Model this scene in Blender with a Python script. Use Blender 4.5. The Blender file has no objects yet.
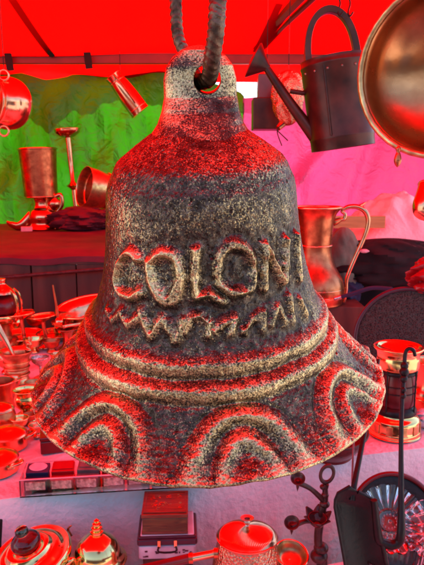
import bpy, bmesh, math, random
import numpy as np
from mathutils import Vector, Matrix, Quaternion
R_ = math.radians
rnd = random.Random(7)
scene = bpy.context.scene
C = scene.collection

# ------------------------------------------------------------------ camera, sky, sun, exposure
H = 1.45; FP = 600.0; PITCH = R_(10)
cam_d = bpy.data.cameras.new('camera'); cam = bpy.data.objects.new('camera', cam_d); C.objects.link(cam)
cam.location = (0, 0, H); cam.rotation_euler = (R_(90) - PITCH, 0, 0)
cam_d.sensor_fit = 'VERTICAL'; cam_d.sensor_height = 36; cam_d.lens = 36 * FP / 565
cam_d.clip_start = 0.01; cam_d.clip_end = 2000
cam_d.dof.use_dof = True; cam_d.dof.focus_distance = 0.27; cam_d.dof.aperture_fstop = 64
scene.camera = cam
SUN_EL, SUN_AZ = 56, 12      # degrees; azimuth measured from +Y towards +X: the sun stands behind the stall
w = bpy.data.worlds.new('World'); scene.world = w; w.use_nodes = True
nt = w.node_tree; nt.nodes.clear()
sky = nt.nodes.new('ShaderNodeTexSky'); sky.sky_type = 'NISHITA'; sky.sun_disc = False
sky.sun_elevation = R_(SUN_EL); sky.sun_rotation = R_(SUN_AZ)
bg = nt.nodes.new('ShaderNodeBackground'); bg.inputs[1].default_value = 0.15
wo = nt.nodes.new('ShaderNodeOutputWorld')
nt.links.new(sky.outputs[0], bg.inputs[0]); nt.links.new(bg.outputs[0], wo.inputs[0])
sd = bpy.data.lights.new('sun', 'SUN'); sd.energy = 5; sd.angle = R_(0.5); sd.color = (1, .95, .88)
sun = bpy.data.objects.new('sun', sd); C.objects.link(sun)
sv = Vector((math.sin(R_(SUN_AZ)) * math.cos(R_(SUN_EL)), math.cos(R_(SUN_AZ)) * math.cos(R_(SUN_EL)), math.sin(R_(SUN_EL))))
sun.rotation_euler = sv.to_track_quat('Z', 'Y').to_euler(); sun.location = sv * 20
vs = scene.view_settings; vs.view_transform = 'Standard'; vs.look = 'None'; vs.gamma = 1; vs.use_curve_mapping = False
vs.exposure = 1.4
scene.cycles.max_bounces = 8; scene.cycles.diffuse_bounces = 4; scene.cycles.glossy_bounces = 4
scene.cycles.transmission_bounces = 6; scene.cycles.caustics_reflective = False; scene.cycles.caustics_refractive = False
scene.cycles.sample_clamp_indirect = 4; scene.cycles.use_denoising = True

# ------------------------------------------------------------------ placement helpers
FW = Vector((0, math.cos(PITCH), -math.sin(PITCH))); UP = Vector((0, math.sin(PITCH), math.cos(PITCH))); CAM = Vector((0, 0, H))
def ray(px, py): return FW + Vector((1, 0, 0)) * ((px - 212) / FP) + UP * ((282.5 - py) / FP)
def S(px, py, Y): d = ray(px, py); return CAM + d * (Y / d.y)
def Z(px, py, z): d = ray(px, py); return CAM + d * ((z - H) / d.z)
def mpp(p): return (Vector(p) - CAM).dot(FW) / FP

# ------------------------------------------------------------------ materials
def nodes(name):
    m = bpy.data.materials.new(name); m.use_nodes = True; t = m.node_tree
    b = t.nodes['Principled BSDF']; return m, t, b
def tex(t, scale, detail=3, coord='Object', dist=0, rough=.5, stretch=None):
    tc = t.nodes.new('ShaderNodeTexCoord'); n = t.nodes.new('ShaderNodeTexNoise')
    n.inputs['Scale'].default_value = scale; n.inputs['Detail'].default_value = detail
    n.inputs['Distortion'].default_value = dist; n.inputs['Roughness'].default_value = rough
    if stretch:
        mp = t.nodes.new('ShaderNodeMapping'); mp.inputs['Scale'].default_value = stretch
        t.links.new(tc.outputs[coord], mp.inputs[0]); t.links.new(mp.outputs[0], n.inputs['Vector'])
    else: t.links.new(tc.outputs[coord], n.inputs['Vector'])
    return n
def ramp(t, src, stops):
    r = t.nodes.new('ShaderNodeValToRGB'); e = r.color_ramp.elements
    while len(e) < len(stops): e.new(.5)
    for k, (p, c) in enumerate(stops):
        e[k].position = p; e[k].color = (c, c, c, 1) if isinstance(c, (int, float)) else (*c, 1)
    t.links.new(src, r.inputs[0]); return r
def bump(t, b, src, strength, dist=.001):
    n = t.nodes.new('ShaderNodeBump'); n.inputs['Strength'].default_value = strength; n.inputs['Distance'].default_value = dist
    t.links.new(src, n.inputs['Height']); t.links.new(n.outputs[0], b.inputs['Normal']); return n
def metal(name, col, dark, rough=.2, scale=30, bmp=.15, bscale=120, hammer=False):
    m, t, b = nodes(name); b.inputs['Metallic'].default_value = 1
    n = tex(t, scale, 4)
    r = ramp(t, n.outputs[0], [(.3, dark), (.62, col)]); t.links.new(r.outputs[0], b.inputs['Base Color'])
    rr = ramp(t, n.outputs[0], [(.25, min(1, rough * 1.9)), (.7, rough)]); t.links.new(rr.outputs[0], b.inputs['Roughness'])
    if hammer:
        tc = t.nodes.new('ShaderNodeTexCoord'); v = t.nodes.new('ShaderNodeTexVoronoi'); v.inputs['Scale'].default_value = bscale
        t.links.new(tc.outputs['Object'], v.inputs['Vector']); bump(t, b, v.outputs[0], bmp, .003)
    else:
        bump(t, b, tex(t, bscale, 3).outputs[0], bmp, .001)
    return m
def plain(name, col, col2, rough=.6, scale=20, bmp=.2, bscale=200, metallic=0, dist=.001, spec=.5):
    m, t, b = nodes(name); b.inputs['Metallic'].default_value = metallic; b.inputs['Roughness'].default_value = rough
    b.inputs['Specular IOR Level'].default_value = spec
    r = ramp(t, tex(t, scale, 5).outputs[0], [(.3, col2), (.7, col)]); t.links.new(r.outputs[0], b.inputs['Base Color'])
    bump(t, b, tex(t, bscale, 4).outputs[0], bmp, dist); return m
def tarp(name, dif, tra, mixf=.5, scale=3, wr=.3, gloss=.03):
    m, t, b = nodes(name); t.nodes.remove(b); out = t.nodes['Material Output']
    d = t.nodes.new('ShaderNodeBsdfDiffuse'); tr = t.nodes.new('ShaderNodeBsdfTranslucent'); mx = t.nodes.new('ShaderNodeMixShader')
    n = tex(t, scale, 4, stretch=(1, 1, .4))
    r1 = ramp(t, n.outputs[0], [(.3, [c * .75 for c in dif]), (.7, dif)]); r2 = ramp(t, n.outputs[0], [(.3, [c * (.72 if gloss < .02 else .42) for c in tra]), (.7, tra)])
    t.links.new(r1.outputs[0], d.inputs[0]); t.links.new(r2.outputs[0], tr.inputs[0]); mx.inputs[0].default_value = mixf
    g = t.nodes.new('ShaderNodeBsdfGlossy'); g.inputs['Roughness'].default_value = .35; g.inputs[0].default_value = (1, 1, 1, 1)
    m2 = t.nodes.new('ShaderNodeMixShader'); m2.inputs[0].default_value = gloss
    bp = t.nodes.new('ShaderNodeBump'); bp.inputs['Strength'].default_value = wr; bp.inputs['Distance'].default_value = .02
    t.links.new(tex(t, 14, 6, dist=1.2).outputs[0], bp.inputs['Height'])
    for s in (d, tr, g): t.links.new(bp.outputs[0], s.inputs['Normal'])
    t.links.new(d.outputs[0], mx.inputs[1]); t.links.new(tr.outputs[0], mx.inputs[2])
    t.links.new(mx.outputs[0], m2.inputs[1]); t.links.new(g.outputs[0], m2.inputs[2]); t.links.new(m2.outputs[0], out.inputs[0]); return m
def glass(name, col, rough=.02):
    m, t, b = nodes(name); b.inputs['Transmission Weight'].default_value = 1; b.inputs['Base Color'].default_value = (*col, 1)
    b.inputs['IOR'].default_value = 1.48
    bump(t, b, tex(t, 90, 3).outputs[0], .25, .001); b.inputs['Roughness'].default_value = rough; return m
def wood(name, a, c, scale=12, stretch=(1, 12, 12), rough=.5):
    m, t, b = nodes(name); n = tex(t, scale, 8, stretch=stretch, dist=.8)
    r = ramp(t, n.outputs[0], [(.3, c), (.7, a)]); t.links.new(r.outputs[0], b.inputs['Base Color']); b.inputs['Roughness'].default_value = rough
    bump(t, b, n.outputs[0], .4, .002); return m
M = {}
M['canopy'] = tarp('red_tarp', (.62, .0012, .001), (.90, .0008, .0006), .8, .8, .12, .004)
M['green'] = tarp('green_tarp', (.11, .10, .004), (.02, .22, .003), .62, 2.2, .9)
M['pink'] = tarp('pink_tarp', (.62, .06, .20), (.66, .05, .17), .55, 1.5, .6)
M['cloth'] = plain('white_cotton', (.90, .86, .88), (.82, .78, .82), .85, 18, .9, 90, dist=.004)
M['darkcloth'] = plain('black_velvet', (.014, .005, .007), (.006, .003, .004), .9, 12, .5, 60)
M['maroon'] = plain('maroon_cloth', (.16, .012, .03), (.08, .008, .02), .75, 10, .5, 60, dist=.004)
M['copper'] = metal('polished_copper', (.90, .42, .24), (.62, .24, .13), .14, 22, .12, 60)
M['oldcopper'] = metal('dull_copper', (.70, .20, .09), (.26, .06, .028), .24, 28, .25, 70)
M['hammered'] = metal('hammered_copper', (.80, .36, .22), (.5, .2, .12), .22, 22, .6, 260, True)
M['brass'] = metal('polished_brass', (.92, .68, .30), (.70, .44, .15), .11, 20, .08, 60)
M['oldbrass'] = metal('aged_brass', (.72, .48, .22), (.28, .15, .07), .25, 40, .3, 120)
M['silver'] = metal('tarnished_silver', (.75, .72, .68), (.25, .22, .2), .25, 160, .7, 500)
M['iron'] = plain('black_wrought_iron', (.016, .009, .009), (.006, .004, .004), .36, 60, .6, 220, spec=.28)
M['rust'] = plain('brown_cast_iron', (.10, .035, .03), (.03, .012, .012), .35, 80, .6, 260, metallic=.4)
M['canpaint'] = plain('dark_sheet_metal', (.10, .026, .018), (.022, .008, .006), .34, 18, .25, 60, metallic=.5)
M['beam'] = plain('red_painted_steel', (.30, .012, .012), (.16, .006, .006), .5, 6, .2, 80)
M['strap'] = plain('black_strap', (.012, .004, .004), (.006, .003, .003), .8, 30, .2, 100)
M['plank'] = wood('dark_plank', (.11, .045, .03), (.03, .012, .009), 5, (3, 3, .5), .6)
M['carved'] = wood('red_brown_wood', (.22, .05, .022), (.07, .016, .01), 30, (1, 8, 8), .3)
M['sidewood'] = wood('olive_brown_wood', (.16, .075, .025), (.06, .026, .01), 30, (1, 8, 8), .4)
M['palewood'] = wood('pale_wood', (.7, .42, .16), (.5, .28, .09), 12, (1, 8, 8), .5)
M['redplastic'] = plain('red_plastic', (.42, .010, .014), (.22, .006, .009), .2, 20, .3, 40)
M['redlac'] = plain('dark_red_lacquer', (.16, .008, .01), (.07, .004, .006), .25, 20, .1, 60)
M['navy'] = plain('navy_card', (.015, .025, .08), (.01, .015, .05), .5, 30, .2, 200)
M['grey'] = plain('grey_card', (.16, .13, .13), (.08, .06, .06), .5, 60, .4, 200)
M['tin'] = plain('pale_painted_tin', (.62, .62, .70), (.45, .42, .5), .35, 45, .2, 100)
M['tinrim'] = plain('plum_painted_rim', (.06, .012, .03), (.035, .008, .018), .3, 30, .1, 100)
M['olive'] = plain('olive_canvas', (.22, .24, .17), (.12, .13, .10), .9, 8, .5, 60, dist=.004)
M['denim'] = plain('dark_blue_fabric', (.03, .035, .10), (.015, .018, .05), .9, 10, .5, 80)
M['glass'] = glass('clear_glass', (1, 1, 1)); M['rivet'] = metal('worn_steel', (.4, .3, .25), (.15, .1, .08), .3); M['smoke'] = glass('smoky_glass', (.45, .12, .10), .05)
M['perspex'] = glass('clear_acrylic', (1, .93, .94), .02)
M['paper'] = plain('pink_paper', (.8, .45, .5), (.7, .3, .4), .7, 60, .1, 100)
M['ground'] = plain('trodden_concrete', (.42, .40, .375), (.32, .30, .28), .9, 3, .5, 30, dist=.01)

def disk_material():
    m, t, b = nodes('stippled_black_leather'); b.inputs['Roughness'].default_value = .42
    tc = t.nodes.new('ShaderNodeTexCoord'); v = t.nodes.new('ShaderNodeTexVoronoi'); v.feature = 'DISTANCE_TO_EDGE'
    v.inputs['Scale'].default_value = 230; n = tex(t, 90, 2)
    add = t.nodes.new('ShaderNodeMixRGB'); add.inputs[0].default_value = .012
    t.links.new(tc.outputs['Object'], add.inputs[1]); t.links.new(n.outputs['Color'], add.inputs[2]); t.links.new(add.outputs[0], v.inputs['Vector'])
    r = ramp(t, v.outputs[0], [(.06, (.055, .05, .045)), (.26, (.009, .008, .008))]); b.inputs['Specular IOR Level'].default_value = .25; t.links.new(r.outputs[0], b.inputs['Base Color'])
    inv = ramp(t, v.outputs[0], [(.0, 1), (.3, 0)]); bump(t, b, inv.outputs[0], .8, .0015); return m
M['disk'] = disk_material()

def bell_material(lug=False):
    """cast metal: dark slate patina in the hollows, bare brass on grains and raised edges"""
    m, t, b = nodes('cast_bell_lug' if lug else 'cast_bell_metal'); N = t.nodes; K = t.links
    at = N.new('ShaderNodeAttribute'); at.attribute_name = 'wear'
    g1 = tex(t, 1150, 3, rough=.65); g2 = tex(t, 260, 3, dist=.6); g3 = tex(t, 26, 3)
    def math_(op, a, bb, c=None):
        n = N.new('ShaderNodeMath'); n.operation = op
        for k, v in enumerate((a, bb, c)):
            if v is None: continue
            if isinstance(v, (int, float)): n.inputs[k].default_value = v
            else: K.new(v, n.inputs[k])
        return n.outputs[0]
    s = math_('MULTIPLY_ADD', at.outputs['Fac'], .9, math_('MULTIPLY_ADD', g1.outputs[0], 2.2, math_('MULTIPLY_ADD', g2.outputs[0], .40, math_('MULTIPLY', g3.outputs[0], .35))))
    f = ramp(t, s, [(.0, 0), (1.0, 1)]); 
    mr = N.new('ShaderNodeMapRange'); mr.inputs['From Min'].default_value = 1.56 if not lug else 1.48; mr.inputs['From Max'].default_value = 2.12 if not lug else 2.0
    K.new(s, mr.inputs[0])
    pat = ramp(t, g2.outputs[0], [(.25, (.030, .021, .016)), (.5, (.085, .064, .050)), (.75, (.20, .15, .105))])
    br = ramp(t, g3.outputs[0], [(.3, (.70, .48, .21)), (.7, (1.0, .78, .40))])
    mx = N.new('ShaderNodeMixRGB'); K.new(mr.outputs[0], mx.inputs[0]); K.new(pat.outputs[0], mx.inputs[1]); K.new(br.outputs[0], mx.inputs[2])
    g4 = tex(t, 1300, 3, dist=.3); pit = ramp(t, g4.outputs[0], [(.33, (.42, .35, .30)), (.52, (1, 1, 1))])
    mp = N.new('ShaderNodeMixRGB'); mp.blend_type = 'MULTIPLY'; mp.inputs[0].default_value = 1; K.new(mx.outputs[0], mp.inputs[1]); K.new(pit.outputs[0], mp.inputs[2])
    K.new(mp.outputs[0], b.inputs['Base Color'])
    me = N.new('ShaderNodeMapRange'); me.inputs['To Min'].default_value = .88; me.inputs['To Max'].default_value = .97; K.new(mr.outputs[0], me.inputs[0]); K.new(me.outputs[0], b.inputs['Metallic'])
    ro = N.new('ShaderNodeMapRange'); ro.inputs['To Min'].default_value = .36; ro.inputs['To Max'].default_value = .33; K.new(mr.outputs[0], ro.inputs[0]); K.new(ro.outputs[0], b.inputs['Roughness'])
    n1 = N.new('ShaderNodeBump'); n1.inputs['Strength'].default_value = .42; n1.inputs['Distance'].default_value = .0006; K.new(g1.outputs[0], n1.inputs['Height'])
    n2 = N.new('ShaderNodeBump'); n2.inputs['Strength'].default_value = .28; n2.inputs['Distance'].default_value = .0012; K.new(g2.outputs[0], n2.inputs['Height'])
    K.new(n1.outputs[0], n2.inputs['Normal']); K.new(n2.outputs[0], b.inputs['Normal'])
    return m
M['bell'] = bell_material(); M['lug'] = bell_material(True)

# ------------------------------------------------------------------ object helpers
def tag(o, label=None, cat=None, group=None, kind=None):
    for k, v in (('label', label), ('category', cat), ('group', group), ('kind', kind)):
        if v: o[k] = v
    return o
def thing(name, label, cat, loc, group=None, rot=None, axis=None):
    o = bpy.data.objects.new(name, None); o.empty_display_size = .02; C.objects.link(o); o.location = loc
    if axis is not None: o.rotation_euler = Vector(axis).to_track_quat('Z', 'Y').to_euler()
    if rot is not None: o.rotation_euler = rot
    return tag(o, label, cat, group)
class MB:
    def __init__(s): s.v = []; s.f = []
    def add(s, vs, fs, mx=None):
        o = len(s.v); s.v += [tuple((mx @ Vector(v)) if mx else v) for v in vs]; s.f += [tuple(i + o for i in f) for f in fs]; return s
    def build(s, name, mat, parent=None, smooth=True, bevel=0, solid=0, loc=None, sub=0):
        me = bpy.data.meshes.new(name); me.from_pydata(s.v, [], s.f); me.update()
        if smooth:
            me.polygons.foreach_set('use_smooth', [True] * len(me.polygons))
            me.set_sharp_from_angle(angle=R_(42))
        o = bpy.data.objects.new(name, me); C.objects.link(o); me.materials.append(mat)
        if parent: o.parent = parent
        if loc is not None: o.location = loc
        if solid: md = o.modifiers.new('thick', 'SOLIDIFY'); md.thickness = solid; md.offset = 0
        if bevel: md = o.modifiers.new('bevel', 'BEVEL'); md.width = bevel; md.segments = 2; md.limit_method = 'ANGLE'
        if sub: md = o.modifiers.new('sub', 'SUBSURF'); md.levels = md.render_levels = sub
        return o
def T(x=0, y=0, z=0): return Matrix.Translation((x, y, z))
def RX(a): return Matrix.Rotation(R_(a), 4, 'X')
def RY(a): return Matrix.Rotation(R_(a), 4, 'Y')
def RZ(a): return Matrix.Rotation(R_(a), 4, 'Z')
def smoothp(prof, n=5):
    """Catmull-Rom through profile points"""
    P = [Vector(p) for p in prof]; out = []
    for i in range(len(P) - 1):
        a, b_, c, d = P[max(i - 1, 0)], P[i], P[i + 1], P[min(i + 2, len(P) - 1)]
        for k in range(n):
            t = k / n; out.append(tuple(.5 * ((2 * b_) + (c - a) * t + (2 * a - 5 * b_ + 4 * c - d) * t * t + (3 * b_ - a - 3 * c + d) * t ** 3)))
    out.append(tuple(P[-1])); return out
def lathe(prof, seg=48, mx=None, mb=None, ribs=0, amp=0):
    mb = mb or MB(); vs = []; fs = []; n = len(prof)
    for r, z in prof:
        for k in range(seg):
            a = 2 * math.pi * k / seg; rr = r * (1 + amp * math.cos(ribs * a)) if ribs else r
            vs.append((rr * math.cos(a), rr * math.sin(a), z))
    for i in range(n - 1):
        for k in range(seg):
            k2 = (k + 1) % seg; fs.append((i * seg + k, i * seg + k2, (i + 1) * seg + k2, (i + 1) * seg + k))
    if prof[0][0] > 1e-4: fs.append(tuple(reversed(range(seg)))) if False else None
    return mb.add(vs, [f for f in fs if f], mx)
def tube(pts, rad, seg=12, mb=None, smooth_n=6, flat=1.0, mx=None):
    mb = mb or MB(); pts = [Vector(p) for p in pts]
    if smooth_n and len(pts) > 2:
        rl = rad if isinstance(rad, (list, tuple)) else [rad] * len(pts)
        q = smoothp([tuple(p) + (r,) for p, r in zip(pts, rl)], smooth_n) if False else None
        P4 = [tuple(p) for p in pts]; out = smoothp(P4, smooth_n); rr = []
        for i in range(len(pts) - 1): rr += [rl[i] + (rl[i + 1] - rl[i]) * k / smooth_n for k in range(smooth_n)]
        rr.append(rl[-1]); pts = [Vector(p) for p in out]; rad = rr
    elif not isinstance(rad, (list, tuple)): rad = [rad] * len(pts)
    vs = []; fs = []; t0 = (pts[1] - pts[0]).normalized(); u = t0.orthogonal().normalized()
    for i, p in enumerate(pts):
        t = (pts[min(i + 1, len(pts) - 1)] - pts[max(i - 1, 0)]).normalized()
        u = (u - t * u.dot(t)).normalized(); v = t.cross(u)
        for k in range(seg):
            a = 2 * math.pi * k / seg; vs.append(tuple(p + (u * math.cos(a) + v * math.sin(a) * flat) * rad[i]))
    for i in range(len(pts) - 1):
        for k in range(seg): k2 = (k + 1) % seg; fs.append((i * seg + k, i * seg + k2, (i + 1) * seg + k2, (i + 1) * seg + k))
    fs.append(tuple(reversed(range(seg)))); fs.append(tuple((len(pts) - 1) * seg + k for k in range(seg)))
    return mb.add(vs, fs, mx)
def box(x, y, z, mx=None, mb=None):
    """box x*y*z standing on local z=0, centred in x and y"""
    mb = mb or MB(); a, b_ = x / 2, y / 2
    return mb.add([(-a, -b_, 0), (a, -b_, 0), (a, b_, 0), (-a, b_, 0), (-a, -b_, z), (a, -b_, z), (a, b_, z), (-a, b_, z)],
                  [(3, 2, 1, 0), (4, 5, 6, 7), (0, 1, 5, 4), (1, 2, 6, 5), (2, 3, 7, 6), (3, 0, 4, 7)], mx)
def sphere(r, mx=None, mb=None, seg=24, squash=1): 
    return lathe([(max(r * math.sin(math.pi * k / 14), 1e-5), -r * squash * math.cos(math.pi * k / 14)) for k in range(15)], seg, mx, mb)
def grid(nx, ny, fn, mb=None):
    mb = mb or MB(); vs = [fn(i / nx, j / ny) for j in range(ny + 1) for i in range(nx + 1)]
    fs = [(j * (nx + 1) + i, j * (nx + 1) + i + 1, (j + 1) * (nx + 1) + i + 1, (j + 1) * (nx + 1) + i) for j in range(ny) for i in range(nx)]
    return mb.add(vs, fs)
def vn(x, y, s=0):
    """smooth pseudo noise in -1..1"""
    return (math.sin(x * 1.7 + s + 1.3 * math.sin(y * 1.1 + s * 2)) + math.sin(y * 2.3 - s + 1.7 * math.sin(x * .9 + s)) + .6 * math.sin(x * 4.1 + y * 3.3 + s * 3)) / 2.6
def ring(r, rt, mx=None, mb=None, n=40, seg=10, a0=0, a1=360):
    mb = mb or MB(); pts = [(r * math.cos(R_(a0 + (a1 - a0) * k / n)), r * math.sin(R_(a0 + (a1 - a0) * k / n)), 0) for k in range(n + 1)]
    return tube(pts, rt, seg, mb, 0, mx=mx)

# ------------------------------------------------------------------ setting
tag(MB().add([(-300, -300, 0), (300, -300, 0), (300, 300, 0), (-300, 300, 0)], [(0, 1, 2, 3)]).build('ground', M['ground'], smooth=False), kind='structure')

# red awning and its frame
def awn_z(Y): return H + .475 + (3.42 - Y) * .225
def awn(u, v):
    x = -3.2 + 4.75 * u; y = -.75 + 4.17 * v
    return (x, y, awn_z(y) + .035 - .03 * abs(math.sin(math.pi * (y + .25) / 1.2)) + .012 * vn(x * 2, y * 2, 1))
a = grid(90, 60, awn).build('awning', M['canopy']); tag(a, 'bright red tarpaulin awning stretched over the whole stall', 'awning')
fr = thing('steel_canopy_support', 'dark red steel frame of beams and struts under the awning', 'frame', (0, 3.05, 0))
p1, p2 = S(-60, 58.5, 3.05), S(480, 58, 3.05)
b = box(4.6, .03, .052, T(-.82, 0, p1.z - .026)); b.build('beam', M['beam'], fr, False, .003)
def strut(a_, b_, r, mat, name='strut'):
    tube([a_ - fr.location, b_ - fr.location], r, 8, smooth_n=0).build(name, mat, fr)
p1 = S(52, 54, 3.02); strut(p1, S(16, -12, 2.55), .018, M['strap'])
p1 = S(256, 48, 3.02); strut(p1, S(281, -12, 2.6), .016, M['strap'])
strut(S(262, 46, 3.0), S(318, -6, 2.4), .012, M['beam']); strut(S(258, 40, 3.0), S(305, -8, 2.4), .022, M['beam'])
for xx in (-3.1, 1.47):
    tube([(xx, 0, 0), (xx, 0, awn_z(3.05) - .06)], .025, 10, smooth_n=0).build('post', M['beam'], fr)
    tube([(xx, -3.2, 0), (xx, -3.2, awn_z(-.15) - .04)], .025, 10, smooth_n=0).build('post', M['beam'], fr)
tube([(-3.1, -3.2, awn_z(-.15) - .04), (1.47, -3.2, awn_z(-.15) - .04)], .02, 10, smooth_n=0).build('beam', M['beam'], fr)
for q, (px, y0, y1) in enumerate(((13, 52, 73), (90, 51, 71))):
    s0, s1 = S(px, y0, 3.0), S(px + 2, y1, 3.06)
    tag(box(.034, .008, s0.z - s1.z, T(s1.x, 2.995, s1.z) @ RY(-6)).build('strap', M['strap'], smooth=False),
        ('short black strap tying the green tarp to the beam at the far left', 'short black strap between the hanging pot and the hanging jug')[q], 'strap', 'straps on the beam')

# green back sheet
def top_y(px): return np.interp(px, [-200, 0, 22, 47, 68, 90, 120, 160, 240, 246], [70, 72, 74, 81, 77, 69, 68, 66, 92, 99])
def green(u, v):
    px = -420 + 664 * u; t = S(px, top_y(px), 3.33); zb = 1.0; z = t.z + (zb - t.z) * v
    y = 3.33 + .05 * vn(px * .035 + v * 2.2, v * 3, 2) + .035 * vn(px * .09 - v * 5, v * 5 + px * .02, 5) * min(1, v * 4)
    d = (px - 20 - v * 110) / 26; y -= .05 * math.exp(-d * d) 
    d = (px - 120 - v * 60) / 16; y += .045 * math.exp(-d * d)
    d = (px + 60 - v * 160) / 20; y += .05 * math.exp(-d * d)
    return (t.x, y, z)
tag(grid(200, 80, green).build('back_sheet', M['green']), 'wrinkled green tarpaulin hung as the back wall, its top edge sagging', 'tarpaulin')
def pinkf(u, v):
    px = 243 + 420 * u; t = S(px, float(np.interp(px, [243, 258, 268, 300, 700], [98, 97, 84, 80, 76])), 3.3); z = t.z + (.85 - t.z) * v
    y = 3.3 + .05 * vn(px * .03, v * 2, 3) * (.3 + v)
    d = (px - 340 + (v * 300 - 80) * .6) / 12; y -= .07 * math.exp(-d * d); d = (px - 395 + v * 60) / 9; y += .05 * math.exp(-d * d); d = (px - 285 - v * 30) / 8; y -= .035 * math.exp(-d * d)
    return (t.x, y, z)
tag(grid(120, 70, pinkf).build('back_sheet', M['pink']), 'smooth bright pink sheet hung at the back right, behind the watering can', 'tarpaulin')
# red side sheet closing the stall on the left
for sx in (-1,):
    def side(u, v, sx=sx):
        y = .75 + 2.6 * u; return (sx * (2.55 + .06 * vn(y * 4, v * 3, 4)), y, .05 + (awn_z(y) - .02 - .05) * v)
    tag(grid(50, 30, side).build('side_sheet', M['canopy']), 'red tarpaulin closing the %s side of the stall' % ('left' if sx < 0 else 'right'), 'tarpaulin')

# back shelf: plank front on the left, dark drape on the right
SH = 1.182
sh = thing('back_shelf', 'raised back shelf faced with dark vertical planks under a maroon cloth', 'shelf', (0, 2.0, 0))
pl = MB()
for k in range(26):
    x = -1.9 + k * .152; pl = box(.148, .02, SH - .021, T(x, .012 * (k % 2) * .3, 0), pl)
box(3.9, .01, SH - .03, T(0, .022, 0), pl); pl.build('plank_front', M['plank'], sh, False, .002)
box(4, 1.17, .02, T(0, .573, SH - .0205)).build('shelf_board', M['plank'], sh, False)
def shc(u, v):
    x = -1.95 + 3.9 * u; s = v * 1.25
    lip = .028 + .014 * vn(x * 6, 0, 1)
    if s < lip: return (x, -.016 - .006 * vn(x * 14, 2, 2), SH + .006 - (lip - s))
    return (x, s - lip - .014, SH + .006 + .008 * (1 + vn(x * 6, s * 7, 6)) * min(1, (s - lip) * 12))
grid(160, 60, shc).build('shelf_cloth', M['maroon'], sh)
rp, rq = S(-40, 281, 1.96), S(300, 256, 1.96)
tag(tube([rp, (rp + rq) / 2 + Vector((0, 0, .004)), rq], .006, 8).build('rod', M['rust']), 'thin dark rod fixed across the plank front of the back shelf', 'rod')
def drape(u, v):
    x = .27 + 1.5 * u; return (x, 1.955 - .02 * vn(x * 22, v * 2, 8) * (.3 + v) - .015 * v, SH + .02 - (SH - .93) * v)
tag(grid(90, 20, drape).build('drape', M['darkcloth'], solid=.004), 'black velvet drape hanging over the right half of the back shelf', 'drape')

# table with white cloth
TZ = .95
def fY(x): return .955 + .25 * x
tb = thing('market_table', 'trestle table along the stall under the white tablecloth', 'table', (0, 1.45, 0))
MB().add([(-1.15, fY(-1.15) + .02 - 1.45, TZ - .03), (1.2, fY(1.2) + .02 - 1.45, TZ - .03), (1.2, .44, TZ - .03), (-1.15, .44, TZ - .03),
          (-1.15, fY(-1.15) + .02 - 1.45, TZ - .006), (1.2, fY(1.2) + .02 - 1.45, TZ - .006), (1.2, .44, TZ - .006), (-1.15, .44, TZ - .006)],
         [(3, 2, 1, 0), (4, 5, 6, 7), (0, 1, 5, 4), (1, 2, 6, 5), (2, 3, 7, 6), (3, 0, 4, 7)]).build('tabletop', M['plank'], tb, False)
for x, y in ((-1.05, .8), (1.1, 1.3), (-1.05, 1.8), (1.1, 1.8)): box(.05, .05, TZ - .035, T(x, y - 1.45, 0)).build('leg', M['plank'], tb, False)
def tcl(u, v):
    x = -1.17 + 2.4 * u; s = v * 1.62 - .62
    if s < 0:
        fold = .012 * vn(x * 14, s * 2, 3) + .006 * vn(x * 40, s * 6, 5)
        return (x - .25 * .0, fY(x) - .004 - fold * min(1, -s * 6) * 1.4 - .012 * (-s), TZ + .002 + s)
    y = fY(x) + (1.92 - fY(x)) * s; e = min(1, s * 14)
    return (x, y, TZ + .0015 + .0022 * e * (vn(x * 16, y * 13, 2) + .6 * vn(x * 44, y * 31, 4)))
def tclv(u, v): # more rows at the edge
    return tcl(u, v)
tag(grid(260, 170, tclv).build('tablecloth', M['cloth']), 'white cotton cloth covering the table and falling over its front edge', 'tablecloth')
# dark stall added unseen behind the camera to darken the metals' reflections
os_ = thing('added_dark_stall', 'dark stall added out of view across the aisle to darken reflections in the metal', 'stall', (0, -4.6, 0))
box(11, .12, 2.1, T(.0, 0, 0)).build('shutter_wall', M['plank'], os_, False); box(11.4, 1.5, .05, T(0, .5, 2.12) @ RX(-6)).build('roof', M['maroon'], os_, False)
for q in range(5): box(1.5, .6, .85, T(-4.2 + q * 2.1, .45, 0)).build('counter', M['sidewood'] if q % 2 else M['navy'], os_, False, .01)
# low front bench
BZ = .80
be = thing('front_bench', 'low bench in front of the table carrying the pots, under white cloth', 'bench', (0, .75, 0))
box(2.0, .36, .025, T(0, -.06, BZ - .03) @ RZ(14)).build('bench_top', M['plank'], be, False)
for x in (-.85, .85):
    for y in (-.14, .02): box(.04, .04, BZ - .035, T(x, y + x * .25 - .0, 0)).build('leg', M['plank'], be, False)
def bcl(u, v):
    x = -1.0 + 2.0 * u; s = v * 1.0
    y0 = .52 + .25 * x; y1 = .87 + .25 * x
    if s < .45: return (x, y0 - .005 - .012 * vn(x * 15, 3, 2), BZ + (s - .45) * 1.2)
    return (x, y0 + (y1 - y0) * (s - .45) / .55, BZ + .0015 + .0015 * vn(x * 20, s * 15, 1))
tag(grid(120, 50, bcl).build('bench_cloth', M['cloth']), 'white cloth spread over the low front bench', 'tablecloth')

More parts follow.
